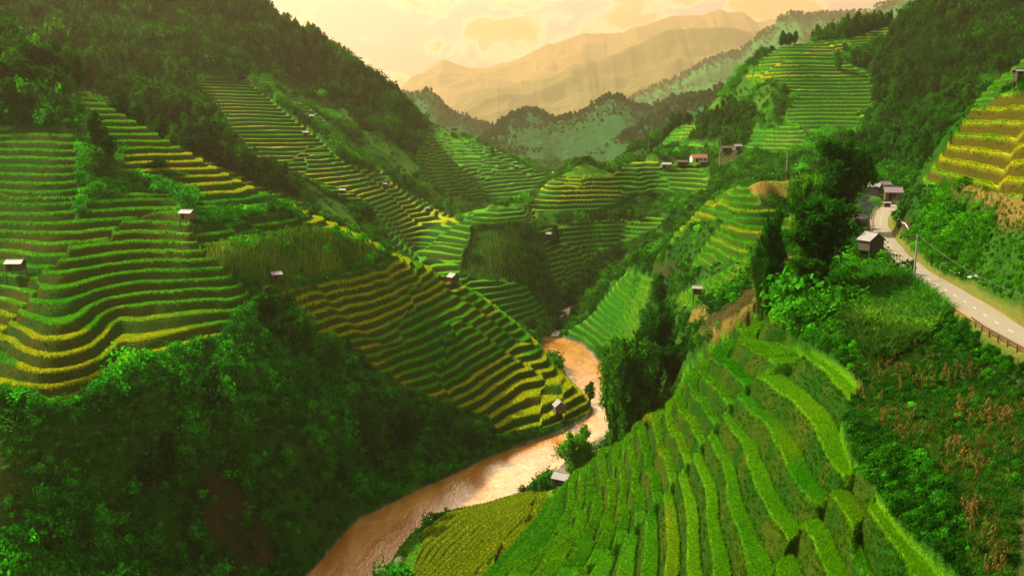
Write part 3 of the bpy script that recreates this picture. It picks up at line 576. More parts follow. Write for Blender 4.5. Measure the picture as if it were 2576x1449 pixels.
riv = mesh_np('river', co, qd, [MAT_WATER], smooth=True); set_props(riv, "muddy orange river winding through the valley", None, None, 'structure')

# ------------------------------------------------------------------ foliage meshes
def quads_from(c, nrm, size, aspect, long_down, r):
    """leaf cards: centres, facing directions, half size"""
    n = len(c); nrm = nrm / (np.linalg.norm(nrm, axis=1)[:, None] + 1e-9)
    ref = r.normal(size=(n, 3)); ref = ref * (1 - long_down) + np.array([0, 0, -1.0]) * long_down + ref * .15
    t1 = ref - nrm * (ref * nrm).sum(1)[:, None]; t1 /= np.linalg.norm(t1, axis=1)[:, None] + 1e-9
    t2 = np.cross(nrm, t1); s = (size * r.uniform(.6, 1.35, n))[:, None]
    a = t1 * s * aspect; b = t2 * s
    v = np.stack([c - a * .9, c + b * .75 - a * .1, c + a * 1.1, c - b * .75 + a * .15 * 0], 1).reshape(-1, 3)
    return v, np.arange(n * 4).reshape(n, 4)
def crown_pts(lobes, n, r, shell=.68, flat=1.0):
    L = np.array(lobes, float); p = L[:, 3] ** 2; p /= p.sum(); k = r.choice(len(L), n, p=p)
    d = r.normal(size=(n, 3)); d[:, 2] += .25; d /= np.linalg.norm(d, axis=1)[:, None]
    rad = L[k, 3] * (shell + (1.06 - shell) * r.random(n) ** .6) * (1 + .22 * np.sin(d[:, 0] * 7 + k) * np.sin(d[:, 1] * 6 + 2 * k))
    c = L[k, :3] + d * rad[:, None] * np.array([1, 1, flat]); return c, d
def tube(path, rad, sides=6):
    path = np.array(path, float); n = len(path); T = np.gradient(path, axis=0); T /= np.linalg.norm(T, axis=1)[:, None] + 1e-9
    up = np.where(np.abs(T[:, 2:3]) > .9, np.array([[1.0, 0, 0]]), np.array([[0, 0, 1.0]]))
    A = np.cross(T, up); A /= np.linalg.norm(A, axis=1)[:, None] + 1e-9; B = np.cross(T, A)
    th = np.arange(sides) / sides * 2 * math.pi
    v = (path[:, None] + np.array(rad)[:, None, None] * (A[:, None] * np.cos(th)[None, :, None] + B[:, None] * np.sin(th)[None, :, None])).reshape(-1, 3)
    q = [(i * sides + j, i * sides + (j + 1) % sides, (i + 1) * sides + (j + 1) % sides, (i + 1) * sides + j) for i in range(n - 1) for j in range(sides)]
    return v, np.array(q)
def join(parts):
    vs, qs, o = [], [], 0
    for v, q in parts: vs.append(v); qs.append(q + o); o += len(v)
    return np.concatenate(vs), np.concatenate(qs)
def mk(name, v, q, mat):     # unlinked data
    o = mesh_np(name, v, q, [mat], link=False); return o
MAT_BARK = simple('bark', (.10, .075, .05), .9, .4, 4, bump=.5)
MAT_CULM = simple('bamboo_culm', (.12, .14, .04), .7, .4, 3)
LEAF_DARK = leaf_mat('dark_leaves', (.006, .070, .004), col2=(.024, .13, .005))
LEAF_MID = leaf_mat('mid_leaves', (.015, .14, .006), col2=(.06, .23, .008))
LEAF_BAMBOO = leaf_mat('bamboo_leaves', (.010, .10, .005), col2=(.06, .22, .008), trans=.4)
def inst_mat(name, trans=.4):
    m = bpy.data.materials.new(name); m.use_nodes = True; t = NT(m.node_tree); t.n.clear()
    out = t.new('ShaderNodeOutputMaterial'); a = t.attr('tint', 'INSTANCER'); geo = t.new('ShaderNodeNewGeometry')
    v = t.math('ADD', t.math('MULTIPLY', geo.outputs['Random Per Island'], .9), .55)
    hs = t.new('ShaderNodeHueSaturation'); t.l.new(v, hs.inputs['Value']); t.l.new(a.outputs['Color'], hs.inputs['Color'])
    d = t.new('ShaderNodeBsdfDiffuse'); tr = t.new('ShaderNodeBsdfTranslucent'); mx = t.new('ShaderNodeMixShader'); mx.inputs[0].default_value = trans
    t.l.new(hs.outputs[0], d.inputs[0]); t.l.new(t.mix(1.0, hs.outputs[0], (1.4, 1.4, .6, 1), 'MULTIPLY'), tr.inputs[0])
    t.l.new(d.outputs[0], mx.inputs[1]); t.l.new(tr.outputs[0], mx.inputs[2]); t.l.new(mx.outputs[0], out.inputs[0])
    return m
MAT_TINT = inst_mat('tinted_leaves')
def shrub_mesh(seed, n=130, h=1.0):
    r = np.random.default_rng(seed); L = [(r.normal() * .28, r.normal() * .28, .30 + .25 * r.random(), .30 + .22 * r.random()) for _ in range(5)] + [(0, 0, .3, .5)]
    c, d = crown_pts(L, n, r, .7, h); c[:, 2] = np.maximum(c[:, 2], -.1); return quads_from(c, d + r.normal(size=d.shape) * .5, .085, 1.3, .3, r)
def tree_lobes(r, h, w, n=12, base=.22, taper=1.0):
    L = []
    for k in range(n):
        f = (k + .5) / n; z = h * (base + (1 - base) * f * .93); ww = w * .5 * (math.sin(math.pi * (0.18 + .80 * f)) ** taper)
        a = r.random() * 6.28; rr = ww * .62 * r.random() ** .5
        L.append((math.cos(a) * rr, math.sin(a) * rr, z, ww * (.42 + .25 * r.random()) + w * .06))
    return L
def forest_tree_mesh(seed, h=11, w=4.4, n=900, leaf=.26):
    r = np.random.default_rng(seed); L = tree_lobes(r, h, w, 13); c, d = crown_pts(L, n, r, .6, 1.25)
    crown = quads_from(c, d + r.normal(size=d.shape) * .6, leaf, 1.4, .5, r)
    px = r.normal() * .25; parts = [tube([(0, 0, -1), (px * .3, 0, h * .3), (px, px, h * .7), (px * .8, px, h * .93)], [.24, .19, .11, .04])]
    for k in range(5):
        l = L[2 * k + 2]; parts.append(tube([(px * .5, px * .3, l[2] * .75), (l[0] * .6, l[1] * .6, l[2] * .92), (l[0], l[1], l[2])], [.09, .06, .02], 4))
    return crown, join(parts)
def bamboo_mesh(seed, h=20, w=9, culms=26, per=230, leaf=.24):
    r = np.random.default_rng(seed); cc, nn, parts = [], [], []
    for k in range(culms):
        a = r.random() * 6.28; b = .8 * r.random(); hh = h * r.uniform(.55, 1.0); out = w * .5 * r.uniform(.2, 1.12)
        tv = np.linspace(0, 1, 9); rr = b + out * tv ** 2.2; z = hh * np.sin(np.minimum(tv * 1.75, 1.95)) * (1.0) - 1 + tv * 1
        P = np.c_[np.cos(a) * rr, np.sin(a) * rr, z]; parts.append(tube(P, np.linspace(.08, .02, 9), 4))
        f = .22 + .78 * r.random(per) ** .75; i = np.clip(f * 8, 0, 7.99); i0 = i.astype(int); p = P[i0] + (P[i0 + 1] - P[i0]) * (i - i0)[:, None]
        cl = np.round(f * 9) ; spread = .45 + .55 * np.abs(np.sin(cl * 1.7 + k)); off = r.normal(size=(per, 3)) * spread[:, None] * w * .058; off[:, 2] -= np.abs(r.normal(size=per)) * h * .045
        cc.append(p + off); nn.append(off + r.normal(size=(per, 3)) * .8)
    c = np.concatenate(cc); d = np.concatenate(nn); c[:, 2] = np.maximum(c[:, 2], .2)
    return quads_from(c, d, leaf, 2.1, .75, r), join(parts)
def blades(seed, n=9, h=.8, w=.05, lean=.3, spread=.25):
    r = np.random.default_rng(seed); v, q = [], []
    for k in range(n):
        a = r.random() * 6.28; b = r.random() * 6.28; o = np.array([math.cos(b), math.sin(b), 0]) * spread * r.random(); d = np.array([math.cos(a), math.sin(a), 0]); s = np.array([-d[1], d[0], 0]) * w * .5
        hh = h * r.uniform(.7, 1.15); m = o + d * lean * hh * .35 + np.array([0, 0, hh * .6]); e = o + d * lean * hh + np.array([0, 0, hh * (1 - lean * .35)])
        i = len(v); v += [o - s, o + s, m + s, m - s, e - s * .25, e + s * .25]; q += [(i, i + 1, i + 2, i + 3), (i + 3, i + 2, i + 5, i + 4)]
    return np.array(v), np.array(q)
def corn_mesh(seed, dry=True):
    r = np.random.default_rng(seed); parts = [tube([(0, 0, -.1), (.03, .02, 1.0), (.07 * r.normal(), .07 * r.normal(), 2.0)], [.035, .03, .012], 4)]
    for k in range(8):
        z = .3 + k * .2; a = r.random() * 6.28; d = np.array([math.cos(a), math.sin(a), 0]); s = np.array([-d[1], d[0], 0]) * .05; o = np.array([0, 0, z]); L = r.uniform(.3, .6)
        m = o + d * L * .5 + [0, 0, .14]; e = o + d * L + [0, 0, -.25 if dry else .02]
        v = np.array([o - s * .4, o + s * .4, m + s, m - s, e - s * .2, e + s * .2]); parts.append((v, np.array([(0, 1, 2, 3), (3, 2, 5, 4)])))
    return join(parts)
# ------------------------------------------------------------------ scattered ground cover (uncountable)
def scatter_group():
    g = bpy.data.node_groups.new('scatter', 'GeometryNodeTree')
    g.interface.new_socket('Geometry', in_out='INPUT', socket_type='NodeSocketGeometry'); g.interface.new_socket('Source', in_out='INPUT', socket_type='NodeSocketCollection')
    g.interface.new_socket('Geometry', in_out='OUTPUT', socket_type='NodeSocketGeometry')
    n, l = g.nodes, g.links; gi = n.new('NodeGroupInput'); go = n.new('NodeGroupOutput'); ci = n.new('GeometryNodeCollectionInfo'); ci.inputs['Separate Children'].default_value = True; ci.inputs['Reset Children'].default_value = True
    ip = n.new('GeometryNodeInstanceOnPoints'); ip.inputs['Pick Instance'].default_value = True
    def at_(nm, ty):
        a = n.new('GeometryNodeInputNamedAttribute'); a.data_type = ty; a.inputs[0].default_value = nm; return a.outputs[0]
    l.new(gi.outputs[0], ip.inputs['Points']); l.new(gi.outputs[1], ci.inputs[0]); l.new(ci.outputs[0], ip.inputs['Instance'])
    l.new(at_('pick', 'INT'), ip.inputs['Instance Index']); l.new(at_('rot', 'FLOAT_VECTOR'), ip.inputs['Rotation']); l.new(at_('scl', 'FLOAT_VECTOR'), ip.inputs['Scale'])
    l.new(ip.outputs[0], go.inputs[0]); return g
SCATTER = scatter_group()
def scatter(name, label, co, scl, tint, sources, seed=1, tilt=.12, zs=None):
    r = np.random.default_rng(seed); n = len(co)
    o = mesh_np(name, co, None); me = o.data
    c = bpy.data.collections.new(name + '_sources')
    for k, s in enumerate(sources): s.name = '%s_source_%02d' % (name, k); c.objects.link(s)
    a = me.attributes.new('pick', 'INT', 'POINT'); a.data.foreach_set('value', r.integers(0, len(sources), n).astype(np.int32))
    a = me.attributes.new('rot', 'FLOAT_VECTOR', 'POINT'); a.data.foreach_set('vector', np.c_[r.normal(size=n) * tilt, r.normal(size=n) * tilt, r.random(n) * 6.28].astype(np.float32).ravel())
    zs = np.ones(n) if zs is None else zs
    a = me.attributes.new('scl', 'FLOAT_VECTOR', 'POINT'); a.data.foreach_set('vector', np.c_[scl, scl, scl * zs].astype(np.float32).ravel())
    color_attr(o, 'tint', np.clip(tint, .002, 1))
    md = o.modifiers.new('scatter', 'NODES'); md.node_group = SCATTER
    md[[i.identifier for i in SCATTER.interface.items_tree if i.name == 'Source'][0]] = c
    return set_props(o, label, None, None, 'stuff')
def cand(du, dw, seed, y0, y1, x0=-60, x1=2640):
    """jittered points spread evenly over (u, ln Y)"""
    r = np.random.default_rng(seed); U, W_ = np.meshgrid(np.arange(x0, x1, du) - 1288, np.arange(math.log(y0), math.log(y1), dw))
    U = U + r.uniform(-.5, .5, U.shape) * du; W_ = W_ + r.uniform(-.5, .5, W_.shape) * dw; y = np.exp(W_).ravel(); return U.ravel() / F * y, y, r
RE = (ground(RXW.ravel(), RY.ravel()).reshape(RXW.shape) - CZ) / RY
RMAX = np.maximum.accumulate(RE, axis=0)
def visible(x, y, z, tol=9.0):
    return (z + tol - CZ) / y > sample(RMAX, x, y * .985)
S = dict(ter=M_ter, riv=M_river, road=M_road, mead=M_mead, dry=M_dry, soil=M_soil, corn=M_corn, wood=M_wood)
def cov(x, y): return {k: sample(v, x, y) for k, v in S.items()}
CLEAR = []   # (x, y, radius) kept clear of cover and forest: huts and the like
def clear_of(x, y):
    k = np.ones(len(x), bool)
    for cx, cy, cr in CLEAR: k &= (x - cx) ** 2 + (y - cy) ** 2 > cr * cr
    return k
def build_cover():
    # --- shrubs on every rough slope
    for (nm, y0, y1, du, size, seed) in (('near', 34, 130, 11, (.45, 1.2), 1), ('mid', 130, 330, 9, (.8, 2.4), 2), ('far', 330, 1150, 9, (1.6, 4.6), 3)):
        x, y, r = cand(du, du / F * 1.15, seed, y0, y1); c = cov(x, y); z = ground(x, y)
        n1 = fbm(x / 24, y / 24, 3, 51); n2 = fbm(x / 7, y / 7, 2, 52)
        p = (1 - np.clip(c['ter'] * 3, 0, 1)) * (1 - np.clip(c['riv'] * 6, 0, 1)) * (1 - np.clip(c['road'] * 12, 0, 1)) * (1 - .97 * np.clip(c['mead'] * 1.15, 0, 1)) * (1 - .9 * np.clip(c['soil'] * 1.5, 0, 1)) * (1 - .45 * c['dry']) * (1 - .8 * sample(M_straw, x, y)) * (1 - .96 * c['corn'])
        p = p * np.clip(.85 + .9 * n1 + .5 * n2, .12, 1) * sstep(z, .7, 1.6)
        k = (r.random(len(x)) < p) & clear_of(x, y) & visible(x, y, z, 8)
        x, y, z, n1, n2 = x[k], y[k], z[k], n1[k], n2[k]; wd = c['wood'][k]; n = len(x)
        s = size[0] + (size[1] - size[0]) * r.random(n) ** 2 * np.clip(1 + n1, .5, 1.6); s = s * (1 + .5 * wd) * (1 - .25 * c['dry'][k])
        f = np.clip(.45 + .8 * n1 + .5 * r.normal(size=n) * .5, 0, 1)
        tint = mixc(C(.004, .055, .004)[None] * np.ones((n, 1)), C(.040, .23, .006)[None], f)
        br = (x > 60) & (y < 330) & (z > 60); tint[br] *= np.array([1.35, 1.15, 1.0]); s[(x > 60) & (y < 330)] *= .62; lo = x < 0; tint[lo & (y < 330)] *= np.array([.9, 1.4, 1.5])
        tint = mixc(tint, C(.006, .055, .004)[None], wd * .7)
        if nm == 'mid':
            bg_ = r.random(n) < .07; s[bg_] *= 1.9; tint[bg_] *= r.uniform(.5, 1.5, bg_.sum())[:, None]
            row = inpoly(*topix(x, y, z)[:2], [(-60, 1060), (200, 1060), (420, 960), (470, 1010), (430, 1180), (250, 1240), (-60, 1260)]); q_ = ((z + 1.5 * n1) / 3.6) % 1
            hi = row & (q_ < .45); tint[hi] = np.array([.035, .21, .01]) * r.uniform(.7, 1.3, hi.sum())[:, None]; s[row] *= .6
        tint = tint * np.exp(r.normal(size=n) * .35)[:, None]
        zs = r.uniform(.7, 1.5, n) * (1 + .5 * wd)
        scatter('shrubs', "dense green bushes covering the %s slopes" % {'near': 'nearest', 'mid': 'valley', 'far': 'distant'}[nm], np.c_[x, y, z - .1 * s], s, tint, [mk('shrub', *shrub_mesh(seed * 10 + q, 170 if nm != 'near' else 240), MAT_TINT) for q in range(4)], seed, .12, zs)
    # --- rice plants on the treads
    for (nm, y0, y1, du, sz, seed) in (('near', 40, 125, 4.6, .42, 5), ('mid', 125, 235, 5.0, .52, 6), ('far', 235, 420, 5.0, .7, 7)):
        x, y, r = cand(du, du / F * (1.3 if nm == 'near' else 1.0), seed, y0, y1); z, zb, ter, q, lv, t, T, riv_, road_ = ground(x, y, True)
        k = (ter > .8) & (t < T - .02) & clear_of(x, y) & visible(x, y, z, 1.5)
        x, y, z, lv, t = x[k], y[k], z[k], lv[k], t[k]; col, _ = rice_col(x, y, lv); n = len(x); edge = np.clip(1 - t / .12, 0, 1)
        s = (sz * r.uniform(.75, 1.25, n)); col = col * r.uniform(.75, 1.3, n)[:, None]
        scatter('rice_plants', "rice standing on the %s terraces" % nm, np.c_[x, y, z - .25 * s], s, col, [mk('rice', *blades(60 + seed * 4 + q2, 11, .95,   .06 if nm == 'near' else .13, .38, .32), MAT_TINT) for q2 in range(3)], seed, .1)
    # --- grass fringes on risers of the nearest terraces
    x, y, r = cand(7, 7 / F * 1.3, 8, 40, 230); z, zb, ter, q, lv, t, T, riv_, road_ = ground(x, y, True)
    k = (ter > .8) & (t > T) & clear_of(x, y) & visible(x, y, z, 1.5) & (r.random(len(x)) < .8); x, y, z = x[k], y[k], z[k]; n = len(x)
    f = np.clip(.35 + fbm(x / 6, y / 6, 3, 61) + r.normal(size=n) * .2, 0, 1); col = mixc(C(.010, .080, .002)[None] * np.ones((n, 1)), C(.06, .11, .004)[None], f)
    scatter('riser_grass', "short weeds growing on the earth risers", np.c_[x, y, z - .05], .45 * r.uniform(.6, 1.5, n), col, [mk('weed', *blades(90 + q2, 10, .9, .08, .7, .4), MAT_TINT) for q2 in range(3)], 8, .3)
    # --- meadow grass
    x, y, r = cand(8, 8 / F * 1.2, 9, 40, 330); c = cov(x, y); z = ground(x, y)
    p = (np.clip(c['mead'] * 1.2, 0, 1) + .35 * (c['dry'] > .3) + .3 * (y < 130)) * (1 - np.clip(c['ter'] * 3, 0, 1)) * (1 - np.clip(c['riv'] * 5, 0, 1)) * (1 - np.clip(c['road'] * 14, 0, 1)) * (1 - c['soil']) * sstep(z, .6, 1.2)
    k = (r.random(len(x)) < p) & clear_of(x, y) & visible(x, y, z, 2); x, y, z = x[k], y[k], z[k]; n = len(x); tall = inpoly(topix(x, y, z)[0], topix(x, y, z)[1], [(2100, 680), (2280, 680), (2400, 770), (2330, 860), (2200, 930), (2100, 800)])
    f = np.clip(.5 + fbm(x / 10, y / 10, 3, 66) * .9 + r.normal(size=n) * .2, 0, 1); col = mixc(C(.030, .17, .014)[None] * np.ones((n, 1)), C(.12, .30, .02)[None], f)
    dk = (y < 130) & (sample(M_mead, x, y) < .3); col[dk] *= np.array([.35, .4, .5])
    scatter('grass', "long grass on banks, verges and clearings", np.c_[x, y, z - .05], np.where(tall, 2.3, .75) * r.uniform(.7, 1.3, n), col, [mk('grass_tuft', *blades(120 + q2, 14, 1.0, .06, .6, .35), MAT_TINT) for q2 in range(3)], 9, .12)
    # --- dry maize stalks and the green maize field
    x, y, r = cand(9, 9 / F * 1.2, 10, 40, 330); c = cov(x, y); z = ground(x, y)
    pt = np.clip(fbm(x / 5, y / 5, 3, 71) * 1.4 + .35, 0, 1); k = (r.random(len(x)) < (c['dry'] * .22 + sample(M_straw, x, y) * .5) * pt) & (c['ter'] < .2) & clear_of(x, y) & visible(x, y, z, 2); x, y, z = x[k], y[k], z[k]; n = len(x)
    col = mixc(C(.09, .065, .018)[None] * np.ones((n, 1)), C(.25, .16, .045)[None], r.random(n))
    scatter('dry_maize', "withered orange brown maize stalks", np.c_[x, y, z], 0.85 * r.uniform(.5, 1.25, n), col, [mk('stalk', *corn_mesh(140 + q2), MAT_TINT) for q2 in range(3)], 10, .14)
    x, y, r = cand(6, 6 / F * 1.0, 11, 200, 540); c = cov(x, y); z = ground(x, y)
    k = (r.random(len(x)) < np.clip(c['corn'] * 1.3 - .2, 0, 1)) & clear_of(x, y) & visible(x, y, z, 2); x, y, z = x[k], y[k], z[k]; n = len(x)
    col = mixc(C(.05, .22, .006)[None] * np.ones((n, 1)), C(.34, .44, .03)[None], np.clip(.35 + fbm(x / 14, y / 14, 3, 73) + r.normal(size=n) * .25, 0, 1))
    col[y > 380] *= np.array([.45, .62, .6])
    scatter('green_maize', "green maize growing on the steep plot", np.c_[x, y, z], 1.25 * r.uniform(.6, 1.3, n), col, [mk('maize', *corn_mesh(150 + q2, False), MAT_TINT) for q2 in range(3)], 11, .1)
# ------------------------------------------------------------------ trees, one by one
def make_variant(kind, seed):
    if kind == 'forest': return forest_tree_mesh(seed, 11, 4.6, 1000, .27), 11, 4.6
    if kind == 'slim': return forest_tree_mesh(seed, 12, 3.0, 900, .24), 12, 3.0
    if kind == 'round': return forest_tree_mesh(seed, 8, 7.0, 1300, .26), 8, 7.0
    if kind == 'bamboo': return bamboo_mesh(seed, 20, 11, 34, 330, .25), 20, 11
TREES = {}
def tree(kind, x, y, h, w, label, group=None, mat=None, z=None, name=None, seed=None, cat='tree'):
    key = (kind, (seed if seed is not None else rng.integers(0, 4)), mat.name if mat else '')
    if key not in TREES:
        (cr, tr), H, W = make_variant(kind, int(key[1]) * 7 + 200); m = mat or (LEAF_BAMBOO if kind == 'bamboo' else LEAF_DARK)
        TREES[key] = (mk('crown', *cr, m).data, mk('trunk', *tr, MAT_CULM if kind == 'bamboo' else MAT_BARK).data, H, W)
    cd, td, H, W = TREES[key]
    o = bpy.data.objects.new(name or {'bamboo': 'bamboo_clump'}.get(kind, 'tree'), None); COL.objects.link(o); o.empty_display_size = .5
    o.location = (x, y, gz(x, y) - .2 if z is None else z); o.rotation_euler = (0, 0, rng.random() * 6.28); sw = w / W; o.scale = (sw, sw, h / H)
    set_props(o, label, cat, group)
    for nm, d in (('crown', cd), ('culms' if kind == 'bamboo' else 'trunk', td)):
        c = bpy.data.objects.new(nm, d); COL.objects.link(c); c.parent = o
    return o
def ptree(px, Y, top, wpx, kind, label, group=None, mat=None, seed=None, name=None, cat='tree'):
    u, e = ray(px, top); x = float(u * Y); z = gz(x, Y); h = max(float(CZ + e * Y) - z, 2.0)
    if kind != 'bamboo' and h > 16: print('TALL', px, Y, round(h, 1)); h = 16
    return tree(kind, x, Y, h, wpx * Y / F, label, group, mat, None, name, seed, cat)
def build_trees():
    B = 'bamboo'
    for a in [
     (2066, 142, 500, 185, B, "huge dark bamboo clump towering left of the winding road", 0), (2128, 205, 348, 135, B, "tall dark bamboo clump rising behind the smoke by the village", 1),
     (1945, 152, 520, 70, B, "slim bamboo plume overhanging the brown topped hill, leftmost beside the big clump", 2), (2035, 178, 430, 90, B, "feathery bamboo clump between the plume and the big dark clump", 3),
     (1590, 238, 850, 150, B, "wide bamboo clump standing beside the upper river bend", 1), (1650, 250, 762, 110, B, "tallest bamboo clump of the thicket above the river bend", 2),
     (1692, 238, 868, 90, B, "bamboo clump at the right end of the riverside thicket", 3), (1548, 246, 905, 75, B, "small bamboo clump leaning over the river's right bank", 0), (1450, 222, 1070, 100, B, "dark bushy clump between the pebble bank and the grey roofed hut", 2),
     (1915, 185, 600, 60, B, "ragged bamboo clump on the bare brown slope", 1), (2035, 140, 640, 90, B, "bamboo tuft filling the left foot of the huge clump", 3)]:
        ptree(a[0], a[1], a[2], a[3], a[4], a[5], None, None, a[6], cat='bamboo')
    for a in [
     (1485, 318, 955, 34, 'slim', "lone small tree at the water's edge above the river bend"), (672, 231, 712, 84, 'slim', "tall vine hung tree at the head of the dark ravine"), (765, 238, 790, 70, 'round', "bushy tree just right of the tall ravine tree"),
     (835, 245, 835, 60, 'round', "low round tree at the left end of the yellow striped field"), (232, 283, 235, 56, 'slim', "tall narrow tree between the left field and the bright ridge"), (262, 281, 330, 80, 'forest', "vine covered tree beside the tall narrow one"),
     (238, 275, 372, 90, 'round', "broad dark tree hanging over the left terraces"), (396, 288, 392, 48, 'slim', "pointed tree above the hut on stilts"), (432, 286, 440, 70, 'round', "leafy bush tree sloping down to the stilt hut"),
     (300, 345, 215, 56, 'forest', "first tree behind the bright ridge from the left"), (345, 342, 252, 56, 'round', "rounded tree behind the ridge, second from the left"), (402, 335, 283, 42, 'slim', "slim tree behind the ridge above the bright terraces"),
     (432, 330, 330, 36, 'forest', "short tree behind the ridge just before the round one"), (470, 326, 345, 46, 'round', "round tree last along the back of the bright ridge"), (605, 592, 168, 30, 'slim', "lone dark tree at the top of the hazy terrace spur"),
     (1396, 500, 520, 30, 'forest', "single tree beside the small grey hut below the dome"), (1662, 318, 660, 42, 'forest', "dark tree in the middle of the terraced right hill"), (1120, 400, 552, 0, '', ""), (1238, 800, 352, 12, 'slim', "tiny tree on the shoulder at the valley mouth"),
     (1402, 590, 432, 14, 'forest', "small tree at the left edge of the dome field"), (1825, 585, 308, 36, 'forest', "tree beside the small grey farmhouse on the right mountain"), (2110, 618, 112, 30, 'forest', "dark tree in the gap between upper terraces"),
     (680, 222, 880, 55, 'forest', "tree below the ravine head on the dark slope"), (540, 196, 905, 60, 'slim', "thin dark tree on the shrubby slope below the striped field"), (590, 190, 930, 60, 'forest', "dark tree below the striped field's right corner"),
     (380, 172, 1110, 70, 'slim', "blackish tree at the foot of the left slope"), (420, 176, 1070, 60, 'forest', "leafy tree standing behind the blackish one"), (860, 216, 1150, 45, 'forest', "small tree on the bank slope above the river"),
     (1020, 246, 1010, 70, 'forest', "tree on the dark slope under the green striped field"), (930, 236, 1000, 80, 'round', "spreading tree on the dark slope under the striped field"), (1120, 262, 1030, 60, 'round', "leafy tree at the slope's right end"), (1200, 262, 1060, 60, 'round', "leafy tree beside the lowest terrace near the river"),
     (2150, 150, 700, 0, '', ""), (2340, 190, 470, 0, '', ""), (1372, 236, 1205, 0, '', ""), (1345, 226, 1210, 22, 'round', "little bush at the field edge left of the grey roofed hut"), (1362, 224, 1206, 20, 'round', "second little bush beside the grey roofed hut")]:
        if a[3]: ptree(*a)
    # wooded hill at top left
    for (px, Y, top, wp) in [(8, 345, 30, 60), (45, 352, 8, 46), (82, 350, 34, 50), (128, 348, 22, 50), (165, 345, 96, 46), (192, 341, 104, 40), (25, 330, 84, 70), (66, 334, 90, 70), (105, 332, 110, 60), (142, 334, 130, 50), (5, 318, 120, 80), (50, 320, 140, 70), (92, 322, 160, 70), (128, 322, 175, 60), (-30, 345, 30, 70), (-40, 320, 100, 80), (20, 310, 190, 70), (70, 312, 205, 70)]:
        ptree(px, Y, top, wp, ['forest', 'slim', 'forest'][int(rng.integers(0, 3))], "tall dark tree of the wood on the upper left hill", "trees of the upper left wood", LEAF_MID if rng.random() < .35 else None)
    # forest on the mountains: the largest in view stand as things, the rest as one mass
    for (tag_, x0, x1, y0, y1, lab, grp, nmax, seed) in (('l', -60, 1120, 380, 900, "dark forest tree on the big left mountain", "forest trees of the left mountain", 120, 31), ('r', 1650, 2640, 230, 760, "dark forest tree on the wooded right mountain", "forest trees of the right mountain", 110, 32)):
        x, y, r = cand(17, 17 / F, seed, y0, y1, x0, x1); z = ground(x, y); wd = sample(M_wood, x, y); n1 = fbm(x / 40, y / 40, 3, 55)
        k = (wd > .15) & (r.random(len(x)) < (wd * .95 + .02 * (sample(M_ter, x, y) < .1) + .006) * np.clip(.8 + n1, .2, 1)) & (sample(M_ter, x, y) < .05) & (sample(M_mead, x, y) < .5) & clear_of(x, y) & visible(x, y, z, 4); x, y, z = x[k], y[k], z[k]; n = len(x)
        h = r.uniform(6, 12.5, n) * (1 + .25 * (n1[k] > .1)); o = np.argsort(-h / y); big = o[:nmax]; rest = o[nmax:]
        for i in big: tree(['forest', 'slim'][int(r.integers(0, 2))], float(x[i]), float(y[i]), float(h[i]), float(h[i] * r.uniform(.38, .55)), lab, grp, None, float(z[i]) - .3)
        m = len(rest); tint = mixc(C(.006, .05, .004)[None] * np.ones((m, 1)), C(.03, .13, .006)[None], r.random(m) ** 1.5)
        srcs = []
        for q2 in range(4):
            (cr, tr), H, W = (forest_tree_mesh(300 + q2, 11, 4.4, 330, .42), 11, 4.4); srcs.append(mk('far_tree', *cr, MAT_TINT))
        scatter('forest', "distant forest covering the %s mountain" % {'l': 'left', 'r': 'right'}[tag_], np.c_[x[rest], y[rest], z[rest] - .5], h[rest] / 11, tint, srcs, seed, .04, r.uniform(.85, 1.15, m))
    x = rng.uniform(-260, 420, 2600); y = rng.uniform(1175, 1700, 2600); m = 2600; tint = mixc(C(.008, .06, .01)[None] * np.ones((m, 1)), C(.03, .16, .02)[None], rng.random(m))
    scatter('valley_wood', "misty woods and hedges on the far valley floor", np.c_[x, y, np.full(m, 46.5) - 3 * (y < 1300)], rng.uniform(.3, 1.0, m), tint, [mk('wood_tree', *forest_tree_mesh(350 + q2, 11, 7, 200, .6)[0], MAT_TINT) for q2 in range(3)], 79, .03)
    # crest trees
    def crest(pts, n, hmin, hmax, seed, label, grp):
        r = np.random.default_rng(seed); P = np.array(pts, float)
        for k in range(n):
            f = r.random() * (len(P) - 1); i = int(f); p = P[i] + (P[i + 1] - P[i]) * (f - i); Y = p[2] + r.normal() * 5; u, e = ray(p[0], p[1]); x = float(u * Y)
            h = r.uniform(hmin, hmax); tree(['slim', 'forest'][int(r.random() < .35)], x, float(Y), h, h * r.uniform(.3, .5), label, grp)
    crest([(730, 70, 800), (790, 100, 795), (870, 140, 780)], 16, 5, 10, 3, "small tree on the skyline of the left mountain", "skyline trees of the left mountain")
    crest([(930, 190, 765), (1000, 235, 745)], 8, 3, 7, 4, "small tree on the skyline of the left mountain", "skyline trees of the left mountain")
    crest([(1960, 112, 668), (2050, 98, 692), (2110, 85, 702), (2200, 68, 712), (2260, 52, 712), (2330, 20, 712)], 44, 8, 15, 5, "dark tree in the row along the right mountain crest", "crest trees of the right mountain")
    crest([(1640, 345, 742), (1720, 300, 728), (1790, 240, 705)], 14, 6, 12, 6, "dark tree on the flank below the right mountain", "trees on the flank of the right mountain")
    r = np.random.default_rng(77); pts = []; hs = []
    for key, hh, m in (('a', 15, 260), ('b', 15, 900), ('c', 15, 360), ('d', 24, 620)):
        cx, cy, cz, _g = ridge_crests[key]; kk = r.integers(0, len(cx), m); off = np.abs(r.normal(size=m)) * 24; pts.append(np.c_[cx[kk] + r.normal(size=m) * 3, cy[kk] - off, cz[kk] - off * {'b': .3}.get(key, .55) - 1.5]); hs.append(r.uniform(.35, 1, m) * hh)
